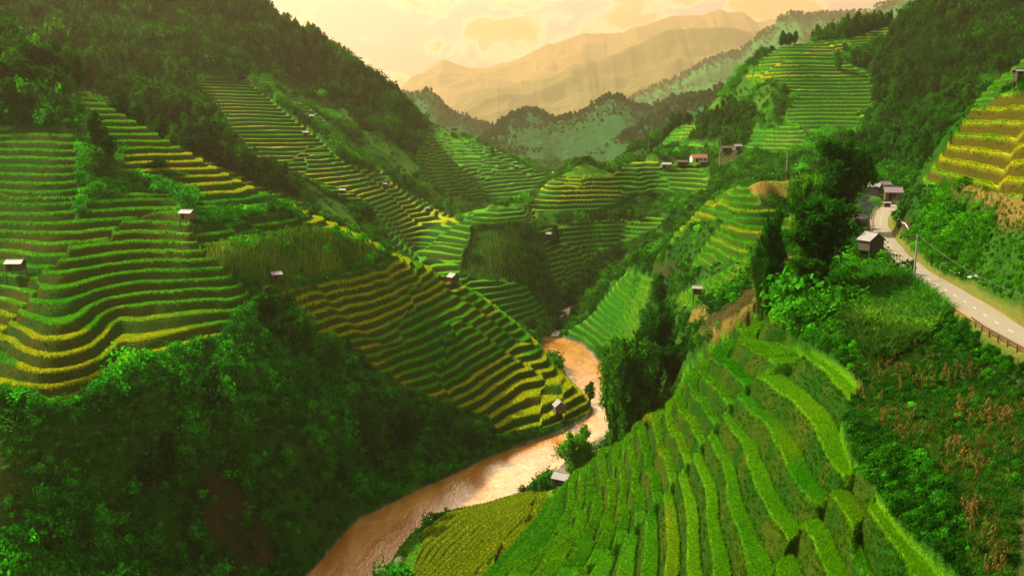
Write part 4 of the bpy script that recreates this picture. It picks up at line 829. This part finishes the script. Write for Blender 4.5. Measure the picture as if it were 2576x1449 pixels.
    for key, hh, m in (('a', 11, 1500), ('b', 10, 3600), ('c', 11, 1500), ('d', 18, 2200)):
        G = ridge_crests[key][3]; i = r.integers(0, G.shape[1], m); j = r.integers(4, 75, m); q = G[:, i, j].T + r.normal(size=(m, 3)) * [6, 6, 0]; kk = (fbm(q[:, 0] / 90, q[:, 1] / 90, 3, 5) + .6 * (j > 50) > .0) & (q[:, 2] > 60); pts.append(q[kk] - [0, 0, 1.5]); hs.append(r.uniform(.35, 1, kk.sum()) * hh)
    pts = np.concatenate(pts); hs = np.concatenate(hs); m = len(pts)
    scatter('ridge_trees', "tiny trees feathering the crests of the hazy ridges", pts, hs / 11, np.tile([[.008, .07, .022]], (m, 1)), [mk('ridge_tree', *forest_tree_mesh(320 + q2, 8, 7.5, 260, .55)[0], MAT_TINT) for q2 in range(3)], 78, .03)



# ------------------------------------------------------------------ built things
def part(name, boxes, mat, parent=None, rz=0, label=None):
    """one mesh from boxes (cx,cy,cz,sx,sy,sz) or ready (v,q) pairs"""
    ps = []
    for b in boxes:
        if isinstance(b, tuple) and len(b) == 2 and hasattr(b[0], 'shape'): ps.append(b); continue
        cx, cy, cz, sx, sy, sz = b
        v = np.array([(cx + i * sx / 2, cy + j * sy / 2, cz + k * sz / 2) for k in (-1, 1) for i, j in ((-1, -1), (1, -1), (1, 1), (-1, 1))])
        q = np.array([(0, 3, 2, 1), (4, 5, 6, 7), (0, 1, 5, 4), (1, 2, 6, 5), (2, 3, 7, 6), (3, 0, 4, 7)]); ps.append((v, q))
    v, q = join(ps); o = mesh_np(name, v, q, [mat], parent=parent)
    if label: o['label'] = label
    return o
def prism(profile, x0, x1):
    """extrude a closed quad profile [(y,z)*4] along x"""
    v = np.array([(x, y, z) for x in (x0, x1) for y, z in profile]); return v, np.array([(0, 1, 2, 3), (7, 6, 5, 4), (0, 4, 5, 1), (1, 5, 6, 2), (2, 6, 7, 3), (3, 7, 4, 0)])
def plank_mat(name, col, scale=6):
    m, t, b = new_mat(name); tc = t.new('ShaderNodeTexCoord'); wv = t.new('ShaderNodeTexWave'); wv.inputs['Scale'].default_value = scale * .5; wv.inputs['Distortion'].default_value = .6
    mp = t.new('ShaderNodeMapping'); mp.inputs['Rotation'].default_value = (0, 0, .785); t.l.new(tc.outputs['Object'], mp.inputs[0]); t.l.new(mp.outputs[0], wv.inputs['Vector'])
    n = t.noise(tc.outputs['Object'], 3, 4, .7); c = t.mix(t.ss(wv.outputs['Fac'], .02, .22), tuple(k * .25 for k in col), tuple(col)); c = t.mix(t.math('MULTIPLY', n, .7), c, tuple(k * .45 for k in col))
    t.l.new(c, b.inputs['Base Color']); b.inputs['Roughness'].default_value = .9; return m
def corr_mat(name, col, rough=.5, rust=.3):
    m, t, b = new_mat(name); tc = t.new('ShaderNodeTexCoord'); wv = t.new('ShaderNodeTexWave'); wv.inputs['Scale'].default_value = 2.2
    t.l.new(tc.outputs['Object'], wv.inputs['Vector']); n = t.noise(tc.outputs['Object'], 1.3, 5, .7)
    c = t.mix(t.math('MULTIPLY', t.ss(n, .45, .7), rust), tuple(col), (.12, .075, .05)); c = t.mix(t.math('MULTIPLY', wv.outputs['Fac'], .35), c, tuple(k * .6 for k in col))
    t.l.new(c, b.inputs['Base Color']); b.inputs['Roughness'].default_value = rough
    bp = t.new('ShaderNodeBump'); bp.inputs['Distance'].default_value = .04; bp.inputs['Strength'].default_value = .8; t.l.new(wv.outputs['Fac'], bp.inputs['Height']); t.l.new(bp.outputs[0], b.inputs['Normal']); return m
M_PLANK = plank_mat('weathered_planks', (.17, .12, .085)); M_PLANK_D = plank_mat('dark_planks', (.09, .065, .05)); M_PLANK_O = plank_mat('orange_planks', (.30, .15, .07))
M_TIN = corr_mat('grey_sheet_roof', (.27, .28, .30)); M_TIN_W = corr_mat('pale_sheet_roof', (.29, .30, .33), rust=.35); M_TIN_R = corr_mat('red_sheet_roof', (.30, .075, .06)); M_TIN_P = corr_mat('mauve_slate_roof', (.24, .20, .28), .7)
M_THATCH = plank_mat('thatch', (.10, .085, .06), 12); M_PLASTER = simple('pale_plaster', (.55, .52, .47), .9, .15, 2); M_PINK = simple('pink_plaster', (.55, .33, .30), .9, .15, 2); M_DARK = simple('dark_opening', (.02, .017, .015), .9, .1)
M_POST = simple('grey_concrete', (.33, .33, .31), .9, .2, 3); M_STONE = simple('stone', (.26, .23, .19), .95, .35, 1.2, bump=.8, bscale=4)
def hut(name, px, Y, wpx, base_py, label, cat, wall, roof, rz=0.3, stilt=.9, wall_h=1.7, depth=1.0, pitch=.45, over=.35, windows=0, door=True, gable_front=False, z=None):
    u, _ = ray(px, base_py); x = float(u * Y); W_ = wpx * Y / F * .86; D_ = W_ * depth
    o = bpy.data.objects.new(name, None); COL.objects.link(o); o.empty_display_size = .5; set_props(o, label, cat)
    CLEAR.append((x, Y, W_ * .8 + 1)); CLEAR.append((x * .99, Y * .985 - W_ * .5, W_ * .7 + 1))
    g = max(gz(x + a * W_ * .35, Y + b * D_ * .35) for a in (-1, 0, 1) for b in (-1, 0, 1)) if z is None else z
    lo = min(gz(x + a * W_ * .5, Y + b * D_ * .5) for a in (-1, 1) for b in (-1, 1)); o.location = (x, Y, g); o.rotation_euler = (0, 0, rz + (math.pi / 2 if gable_front else 0))
    drop = g - lo + .5; fl = stilt
    for i in (-1, 1):
        for j in (-1, 1): part('leg', [(i * (W_ / 2 - .12), j * (D_ / 2 - .12), (fl - drop) / 2, .16, .16, fl + drop)], M_PLANK_D, o)
    if stilt > 0: part('floor', [(0, 0, fl + .04, W_ + .15, D_ + .15, .12)], M_PLANK_D, o)
    wz = fl + .10; part('wall', [(0, -D_ / 2 + .05, wz + wall_h / 2, W_, .1, wall_h), (0, D_ / 2 - .05, wz + wall_h / 2, W_, .1, wall_h), (-W_ / 2 + .05, 0, wz + wall_h / 2, .1, D_ - .2, wall_h), (W_ / 2 - .05, 0, wz + wall_h / 2, .1, D_ - .2, wall_h)] +
        [(np.array([(s * (W_ / 2 - .02), -D_ / 2 + .1, wz + wall_h), (s * (W_ / 2 - .02), D_ / 2 - .1, wz + wall_h), (s * (W_ / 2 - .02), 0, wz + wall_h + pitch * D_ / 2 - .04), (s * (W_ / 2 - .09), 0, wz + wall_h + pitch * D_ / 2 - .04)]), np.array([(0, 1, 2, 3)])) for s in (-1, 1)], wall, o)
    th = .09; e = D_ / 2 + over; zt = wz + wall_h + pitch * D_ / 2; ze = zt - pitch * e
    part('roof', [prism([(0, zt), (-e, ze), (-e, ze + th), (0, zt + th)], -W_ / 2 - over, W_ / 2 + over), prism([(0.001, zt + th), (e, ze + th), (e, ze), (0.001, zt)], -W_ / 2 - over, W_ / 2 + over)], roof, o)
    part('ridge_cap', [(0, 0, zt + th + .04, W_ + 2 * over + .06, .28, .07)], roof, o)
    if door:
        d = part('door', [(-W_ * .18, -D_ / 2 - .02, wz + wall_h * .42, W_ * .2, .06, wall_h * .82)], M_DARK, o)
    for k in range(windows):
        xx = W_ * (.05 + .28 * k); wv = part('window', [(xx, -D_ / 2 - .015, wz + wall_h * .58, W_ * .15, .05, wall_h * .38)], M_DARK, o)
        part('sill', [(xx, -D_ / 2 - .04, wz + wall_h * .37, W_ * .2, .1, .07)], M_PLANK, wv)
    return o
def build_houses():
    hut('stilt_hut', 42, 218, 42, 690, "small grey roofed hut on stilts at the far left edge of the terraces", 'hut', M_PLANK_D, M_TIN_W, .06, 1.6, 1.7, .9, .5)
    hut('stilt_hut', 471, 249, 34, 525, "hut on stilts with pale roof and orange wood in the middle of the left hill", 'hut', M_PLANK_O, M_TIN_W, -.25, 1.5, 1.7, .9, .55)
    hut('field_hut', 696, 252, 26, 722, "pale slanted roof hut peeking out above the ravine head tree", 'hut', M_PLANK, M_TIN_W, .5, .4, 1.6, .9, .5)
    hut('field_hut', 1140, 346, 24, 690, "little grey gabled hut on the crest of the bright ridge", 'hut', M_PLANK_D, M_TIN_W, .75, .3, 2.0, 1.1, .7, gable_front=True)
    hut('plank_hut', 1408, 292, 28, 985, "grey plank hut standing in the yellow paddies by the river bend", 'hut', M_PLANK, M_TIN, .25, .5, 2.6, 1.15, .85, gable_front=True)
    hut('river_hut', 1414, 196, 46, 1195, "hut with wide corrugated roof beside the pebble bank, nearest of all huts", 'hut', M_PLANK_D, M_TIN, -.5, 1.0, 1.7, .9, .62)
    for a in [(640, 448, 16, 400, "tiny pale hut at the left foot of the hazy terrace spur", .1), (771, 520, 15, 398, "tiny dark hut in the middle of the hazy terrace spur", .4), (861, 438, 15, 478, "tiny grey hut at the bottom of the hazy terrace spur", .2), (785, 585, 12, 303, "tiny hut high on the back of the hazy spur", .1), (968, 512, 10, 456, "tiny hut on the ridge line of the hazy spur", .3),
              (1075, 528, 11, 512, "tiny hut low on the ridge of the hazy spur", .2), (1300, 800, 10, 410, "tiny hut on the distant left hillside", .2), (1383, 505, 22, 534, "small grey hut by a tree below the dome hill", .1), (1573, 345, 24, 662, "small dark hut at the foot of the right terraces", .5), (1756, 268, 24, 690, "dark hut half hidden in bushes between right terraces", -.3), (1672, 262, 14, 765, "tiny hut beside the green paddies above the river", .3),
              (2560, 172, 20, 205, "small hut perched on the hill above the bright yellow terraces", .2), (2252, 690, 16, 52, "tiny dark red hut on the crest of the right mountain", .1)]:
        hut('field_hut', a[0], a[1], a[2], a[3], a[4], 'hut', M_PLANK_D, M_TIN if a[0] != 2252 else M_TIN_R, a[5], .4, 1.8, .9, .5)
    hut('farmhouse', 1757, 608, 44, 408, "farmhouse with a long red roof beside the utility post", 'house', M_PLASTER, M_TIN_R, .05, 0, 3.2, .8, .55, windows=2)
    hut('farmhouse', 1678, 612, 26, 402, "small pale roofed shed left of the red roofed farmhouse", 'house', M_PLANK, M_TIN_W, -.3, 0, 2.2, .8, .5)
    hut('farmhouse', 1716, 614, 30, 402, "low dark shed between the pale shed and the red roofed farmhouse", 'house', M_PLANK_D, M_THATCH, .0, 0, 1.9, .8, .4)
    hut('farmhouse', 1856, 560, 22, 346, "small grey roofed house alone on the right mountain shelf", 'house', M_PLANK, M_TIN_W, .3, .2, 2.6, .9, .6)
    hut('farmhouse', 1832, 575, 36, 335, "long brown roofed house behind the small grey roofed one", 'house', M_PLANK_D, M_THATCH, .0, .2, 2.2, .6, .5)
    hut('farmhouse', 1985, 352, 34, 428, "white roofed house at the end of the walled lane", 'house', M_PLASTER, M_TIN_W, .08, .0, 2.4, .8, .5, windows=1)
    hut('farmhouse', 2020, 356, 34, 430, "grey roofed annex just right of the white roofed house", 'house', M_PLANK, M_TIN, .0, 0, 2.0, .8, .5)
    hut('farmhouse', 1400, 880, 24, 428, "faraway pinkish house behind the dome hill", 'house', M_PINK, M_TIN_W, .2, 0, 5, .7, .4, windows=2)
    hut('village_house', 2246, 286, 46, 478, "mauve roofed house nearest the road bend in the village", 'house', M_PLANK, M_TIN_P, -.2, 0, 2.6, .8, .75, windows=1)
    hut('village_house', 2224, 325, 34, 440, "mauve roofed house highest in the village", 'house', M_PLANK, M_TIN_P, .2, 0, 2.8, .8, .7)
    hut('village_house', 2202, 290, 30, 470, "grey gabled village house left of the mauve roofed ones", 'house', M_PLANK_D, M_TIN, .9, 0, 2.6, 1, .7, gable_front=True)
    hut('village_shed', 2232, 274, 18, 486, "tiny low shed in front of the village houses", 'shed', M_PLANK, M_TIN_W, 0, 0, 1.3, .8, .3)
    hut('smoky_house', 2160, 212, 42, 575, "dark thatched house wrapped in smoke beside the road", 'house', M_PLANK_D, M_THATCH, .1, .9, 1.9, .8, .6, windows=1)
    hut('roadside_house', 2190, 168, 46, 636, "dark hut with pale gabled roof right at the road's left edge", 'house', M_PLANK_D, M_TIN, .35, 1.2, 2.0, 1.1, .75, gable_front=True)
    # open pavilion on the dome
    x, y, z = at(1467, 392, 600); z = gz(x, y)
    o = bpy.data.objects.new('pavilion', None); COL.objects.link(o); o.location = (x, y, z); set_props(o, "open thatched pavilion standing on top of the dome hill", 'pavilion')
    for i in (-1, 1):
        for j in (-1, 1): part('post', [(i * 1.5, j * 1.2, 1.2, .22, .22, 3.0)], M_PLANK_D, o)
    v = np.array([(-2.4, -2, 2.6), (2.4, -2, 2.6), (2.4, 2, 2.6), (-2.4, 2, 2.6), (-.6, 0, 3.9), (.6, 0, 3.9)]); mesh_np('roof', v, [(0, 1, 5, 4), (2, 3, 4, 5), (0, 3, 2, 1)], [M_THATCH], parent=o, tris=[(1, 2, 5), (3, 0, 4)])
def build_road():
    co, q, a, b = strip_between(RL, RR, 77.0, 16, .05, 'road', None, 320); co = co.copy(); co[:, 2] = 77.07
    m, t, bb = new_mat('asphalt'); geo = t.new('ShaderNodeNewGeometry'); n = t.noise(geo.outputs['Position'], .6, 5, .7); n2 = t.noise(geo.outputs['Position'], 6, 3, .6)
    c = t.mix(n, (.20, .18, .145), (.28, .26, .215)); c = t.mix(t.math('MULTIPLY', n2, .35), c, (.20, .17, .13)); ca = t.attr('edge'); c = t.mix(t.ss(ca.outputs['Fac'], .70, 1.0), c, (.30, .17, .07)); t.l.new(c, bb.inputs['Base Color']); bb.inputs['Roughness'].default_value = .85
    o = mesh_np('road', co, q, [m], smooth=True); float_attr(o, 'edge', np.tile(np.abs(np.linspace(-1, 1, 16)), 320)); set_props(o, "narrow sunlit mountain road bending past the village", None, None, 'structure')
    mid = (a + b) / 2; s = np.r_[0, np.cumsum(np.hypot(*(mid[1:] - mid[:-1]).T))]; mp = simple('road_paint', (.70, .68, .62), .7, .1)
    vs, qs = [], []; d = 2.0
    while d < s[-1] - 3:
        P = [np.array([np.interp(d + k, s, mid[:, i]) for i in (0, 1)]) for k in (0, 1.6)]; dr = P[1] - P[0]; dr /= np.linalg.norm(dr); nn = np.array([-dr[1], dr[0]]) * .05; i = len(vs)
        vs += [(*(P[0] - nn), 77.076), (*(P[0] + nn), 77.076), (*(P[1] + nn), 77.076), (*(P[1] - nn), 77.076)]; qs.append((i, i + 1, i + 2, i + 3)); d += 4.6
    set_props(mesh_np('road_markings', vs, qs, [mp]), "white dashes along the middle of the road", None, None, 'structure')
    # low brown rail with posts on the outer edge (near) and a grey one on the bend
    def rail(i0, i1, name, label, mat, h, side, off):
        P = (a if side == 'L' else b)[i0:i1]; n_ = np.gradient(P, axis=0); n_ = np.c_[-n_[:, 1], n_[:, 0]]; n_ /= np.linalg.norm(n_, axis=1)[:, None]; P = P + n_ * off
        g = bpy.data.objects.new(name, None); COL.objects.link(g); g.location = (float(P[0][0]), float(P[0][1]), 77); set_props(g, label, 'guard rail')
        pth = np.c_[P - P[0], np.full(len(P), h)]; v, q = tube(pth, [.06] * len(P), 6); v[:, 2] = (v[:, 2] - h) * 2.2 + h; mesh_np('rail', v, q, [mat], parent=g)
        L = np.r_[0, np.cumsum(np.hypot(*(P[1:] - P[:-1]).T))]
        for d in np.arange(.2, L[-1], 2.5):
            x, y = [float(np.interp(d, L, P[:, k]) - P[0][k]) for k in (0, 1)]; part('post', [(x, y, h / 2 - .25, .12, .12, h + .5)], mat, g)
    n = len(a); sidx = lambda Y: int(np.argmin(np.abs(a[:, 1] - Y)))
    i, j = sorted((sidx(88), sidx(108))); rail(i, j, 'guard_rail', "low rusty brown rail along the road's outer edge at bottom right", simple('rust_brown', (.11, .055, .03), .8, .3), .45, 'L', .1)
    i, j = sorted((sidx(208), sidx(270))); rail(i, j, 'guard_rail', "grey rail curving round the outside of the road bend", M_POST, .7, 'L', .3)
    # concrete gutter on the hill side
    g = (b + (b - a) / np.linalg.norm(b - a, axis=1)[:, None] * 1.3)[sidx(130) - 40 if False else 0:]; yy = g[:, 1]; k = (yy > 125) & (yy < 215); g = g[k]; w_ = .11 * (1 + .5 * np.sin(np.arange(len(g)) * 1.3))
    zz = ground(g[:, 0], g[:, 1]) + .08; v, q = tube(np.c_[g, zz], w_, 6); set_props(mesh_np('gutter', v, q, [simple('pale_concrete', (.55, .52, .46), .8, .3, 1)]), "broken pale concrete gutter at the foot of the bank", 'gutter')
    # small walled lane in front of the red farmhouse
    x0, y0, _ = at(1815, 416, 500); x1, y1, _ = at(1975, 436, 372); pts = [(x0 + (x1 - x0) * f, y0 + (y1 - y0) * f) for f in np.linspace(0, 1, 30)]; zz = [gz(*p) for p in pts]; zz = np.convolve(np.pad(zz, 3, 'edge'), np.ones(7) / 7, 'valid') + 1.2
    v, q = tube(np.c_[np.array(pts), zz], [.5] * 30, 4); v[:, 2] = (v[:, 2] - np.repeat(zz, 4)) * 1.6 + np.repeat(zz, 4); set_props(mesh_np('lane_wall', v, q, [M_POST]), "low grey wall bordering the lane to the white roofed house", 'wall')
def pole(px, Y, base_py, top_py, label, mat=None, arm=False, name='utility_pole'):
    u, e = ray(px, top_py); x = float(u * Y); z = gz(x, Y); h = max(float(CZ + e * Y) - z, 2.5)
    o = bpy.data.objects.new(name, None); COL.objects.link(o); o.location = (x, Y, z - .4); set_props(o, label, 'pole'); r0 = .11 + h * .006
    mesh_np('shaft', *tube([(0, 0, 0), (0, 0, h * .5), (0, 0, h + .4)], [r0 * 1.2, r0, r0 * .7], 8), [mat or M_POST], parent=o)
    if arm: part('crossarm', [(0, 0, h - .2, 1.2, .1, .1)], M_PLANK_D, o)
    return (x, Y, z + h)
def wire(p, q, sag, label, r=.018, n=30):
    f = np.linspace(0, 1, n); P = np.array(p)[None] * (1 - f[:, None]) + np.array(q)[None] * f[:, None]; P[:, 2] -= 4 * sag * f * (1 - f)
    v, qd = tube(P, [r] * n, 4); set_props(mesh_np('overhead_wire', v, qd, [simple('wire', (.10, .10, .09), .6, .1)]), label, 'wire')
def build_poles():
    a = pole(2308, 138, 710, 590, "grey concrete pole standing at the near edge of the road", arm=True)
    wire(a, at(2640, 765, 100), 1.2, "thin wire running from the roadside pole to the right edge", .022); b = pole(2186, 186, 620, 540, "slim pole beside the smoking house", M_PLANK_D); wire(a, b, 1.5, "thin wire between the roadside pole and the smoky house")
    pole(1812, 560, 415, 362, "grey post next to the red roofed farmhouse"); pole(1981, 352, 430, 380, "pale post rising behind the white roofed house"); pole(1631, 640, 390, 355, "small post at the left end of the upper shelf"); pole(2124, 160, 600, 500, "thin wooden pole sticking up from the bamboo", M_PLANK_D)
    wire(at(1938, 899, 128), at(1650, 1150, 112), 2.0, "dark cable hanging over the nearest terraces", .02)
    # bent lamp-like pipe by the bank
    x, y, z = hit(2362, 705, 100, 200); z = gz(x, y); o = mesh_np('bent_pipe', *tube([(0, 0, -.3), (0, 0, 2.2), (.1, 0, 2.6), (.5, 0, 2.75), (1.1, 0, 2.8)], [.05] * 5, 6), [M_POST]); o.location = (x, y, z); set_props(o, "short bent grey pipe standing by the bank of the road", 'pipe')
def rock_data(seed):
    import bmesh
    bm = bmesh.new(); bmesh.ops.create_icosphere(bm, subdivisions=2, radius=1.0); r = np.random.default_rng(seed); co = np.array([v.co[:] for v in bm.verts])
    d = np.zeros(len(co))
    for _ in range(9):
        n = r.normal(size=3); n /= np.linalg.norm(n); d = np.maximum(d, np.clip(co @ n - r.uniform(.45, .8), 0, 1)); co = co - n[None] * np.clip(co @ n - r.uniform(.5, .85), 0, 1)[:, None] * .9
    co *= np.array([1.2, .9, .65]); t = np.array([[v.index for v in f.verts] for f in bm.faces]); bm.free(); return co, t
def build_rocks():
    datas = [mesh_np('boulder', *(lambda ct: (ct[0], None))(rock_data(k)), [M_STONE], tris=rock_data(k)[1], link=False).data for k in range(4)]
    r = np.random.default_rng(5)
    def put(px, py, s, label, grp=None, y0=150, y1=520):
        x, y, z = hit(px, py, y0, y1); z = max(gz(x, y), .1); o = bpy.data.objects.new('boulder', datas[int(r.integers(0, 4))]); COL.objects.link(o); o.location = (x, y, z); o.scale = (s, s * r.uniform(.8, 1.2), s * r.uniform(.7, 1)); o.rotation_euler = (0, 0, r.random() * 6.28); set_props(o, label, 'boulder', grp)
    for px, py in [(1398, 842), (1408, 832), (1388, 838), (1415, 826), (1400, 822), (1424, 812), (1410, 812), (1420, 800), (1430, 792), (1440, 775), (1452, 758), (1458, 745), (1446, 765)]: put(px + r.normal() * 3, py, r.uniform(.7, 1.5), "pale boulder in the rapids where the creek enters the river", "boulders of the rapids")
    for k in range(34):
        f = r.random(); px = 1350 + (1549 - 1350) * f + r.normal() * 12; py = 1190 + (1069 - 1190) * f + r.normal() * 9; put(px, py, r.uniform(.25, .7), "grey boulder on the pebble bank right of the river", "boulders of the right pebble bank")
    for k in range(26):
        i = int(r.integers(2, 9)); p, q = LB[i], LB[i + 1]; f = r.random(); put(p[0] + (q[0] - p[0]) * f, p[1] + (q[1] - p[1]) * f + 6, r.uniform(.3, .8), "dark boulder along the river's left bank", "boulders of the left bank")
    # pebbles
    n = 5000; f = r.random(n); sp = r.normal(size=n); px = np.interp(f, [0, .35, .7, 1], [1335, 1408, 1495, 1552]) + sp * 9; py = np.interp(f, [0, .35, .7, 1], [1199, 1133, 1098, 1064]) + r.normal(size=n) * 10 - 2
    u, e = ray(px, py); y = (1.0 - CZ) / e; x = u * y; z = ground(x, y); k = (z > -.9) & (z < 3); x, y, z = x[k], y[k], np.maximum(z[k], .2)
    tint = np.array([.30, .26, .20])[None] * r.uniform(.5, 1.4, len(x))[:, None]; src = []
    for q in range(3):
        c_, t_ = rock_data(20 + q); src.append(mesh_np('pebble', c_, None, [MAT_TINT], tris=t_, link=False))
    scatter('pebbles', "grey pebbles lining the river's right bank", np.c_[x, y, z], r.uniform(.12, .34, len(x)), tint, src, 21, .3)
    # white water of the creek
    P = []
    for (px, py) in [(1394, 850), (1404, 836), (1414, 818), (1420, 802), (1432, 785), (1448, 764), (1458, 745), (1462, 735)]: P.append(hit(px, py, 380, 560))
    P = np.array(P); f = np.linspace(0, 1, 60) * (len(P) - 1); i = np.minimum(f.astype(int), len(P) - 2); Q = P[i] * (1 - (f - i))[:, None] + P[i + 1] * (f - i)[:, None]
    wd = 2.6 + 1.0 * np.sin(f * 5); G = np.stack([np.c_[Q[:, 0] + k * wd + np.sin(f * 9) * .7, Q[:, 1] + 0 * k, Q[:, 2] + .55 + .15 * np.sin(f * 23 + k * 4)] for k in np.linspace(-1, 1, 8)], 1).reshape(-1, 3)
    m, t, b = new_mat('white_water'); geo = t.new('ShaderNodeNewGeometry'); nn = t.noise(geo.outputs['Position'], .9, 5, .7); t.l.new(t.mix(t.ss(nn, .42, .62), (.35, .27, .17), (.85, .83, .78)), b.inputs['Base Color']); b.inputs['Roughness'].default_value = .4
    set_props(mesh_np('creek', G, grid_quads(60, 8), [m], smooth=True), "white rapids of the creek tumbling into the river", None, None, 'structure')
    # still pool in the grass at the bottom
    th = np.linspace(0, 2 * math.pi, 40, endpoint=False); c = at(1003, 1415, 189.5); rr = 1 + .35 * np.sin(3 * th + 1) + .2 * np.sin(5 * th); v = np.c_[c[0] + 1.3 * rr * np.cos(th) + .8 * np.sin(th), c[1] + 3.6 * rr * np.sin(th), np.full(40, gz(c[0], c[1]) + .35)]
    v = np.r_[v, [[c[0], c[1], v[0, 2]]]]; mp_, tp, bp_ = new_mat('pool_water'); bp_.inputs['Base Color'].default_value = (.25, .24, .2, 1); bp_.inputs['Roughness'].default_value = .05
    set_props(mesh_np('pool', v, None, [mp_], tris=[(k, (k + 1) % 40, 40) for k in range(40)]), "small shining pool in the grass at the river's edge", None, None, 'structure')
def build_smoke():
    x, y, z = at(2177, 560, 204); z = gz(x, y) + 3
    import bmesh
    bm = bmesh.new(); bmesh.ops.create_icosphere(bm, subdivisions=3, radius=1.0); co = np.array([v.co[:] for v in bm.verts]); tr = np.array([[v.index for v in f.verts] for f in bm.faces]); bm.free()
    co = co * np.array([3.2, 2.6, 7.2]); co[:, 0] += -.25 * (co[:, 2] + 4) * .3
    o = mesh_np('smoke', co, None, [], tris=tr); o.location = (x, y, z + 5.0)
    m = bpy.data.materials.new('smoke_puff'); m.use_nodes = True; t = NT(m.node_tree); t.n.clear(); out = t.new('ShaderNodeOutputMaterial'); v = t.new('ShaderNodeVolumePrincipled'); v.inputs['Color'].default_value = (.9, .95, .97, 1)
    tc = t.new('ShaderNodeTexCoord'); n = t.noise(tc.outputs['Object'], .42, 4, .65, 1.0); ln = t.new('ShaderNodeVectorMath', operation='LENGTH'); mp = t.new('ShaderNodeMapping'); mp.inputs['Scale'].default_value = (1 / 3.2, 1 / 2.6, 1 / 7.2); t.l.new(tc.outputs['Object'], mp.inputs[0]); t.l.new(mp.outputs[0], ln.inputs[0])
    d = t.math('MULTIPLY', t.ss(n, .40, .66), t.ss(ln.outputs['Value'], .95, .2)); t.l.new(t.math('MULTIPLY', d, .95), v.inputs['Density']); t.l.new(v.outputs[0], out.inputs['Volume']); o.data.materials.append(m)
    set_props(o, "pale smoke drifting up from the dark thatched house", 'smoke')
build_houses(); build_road(); build_poles(); build_rocks(); build_smoke()
build_trees(); build_cover()
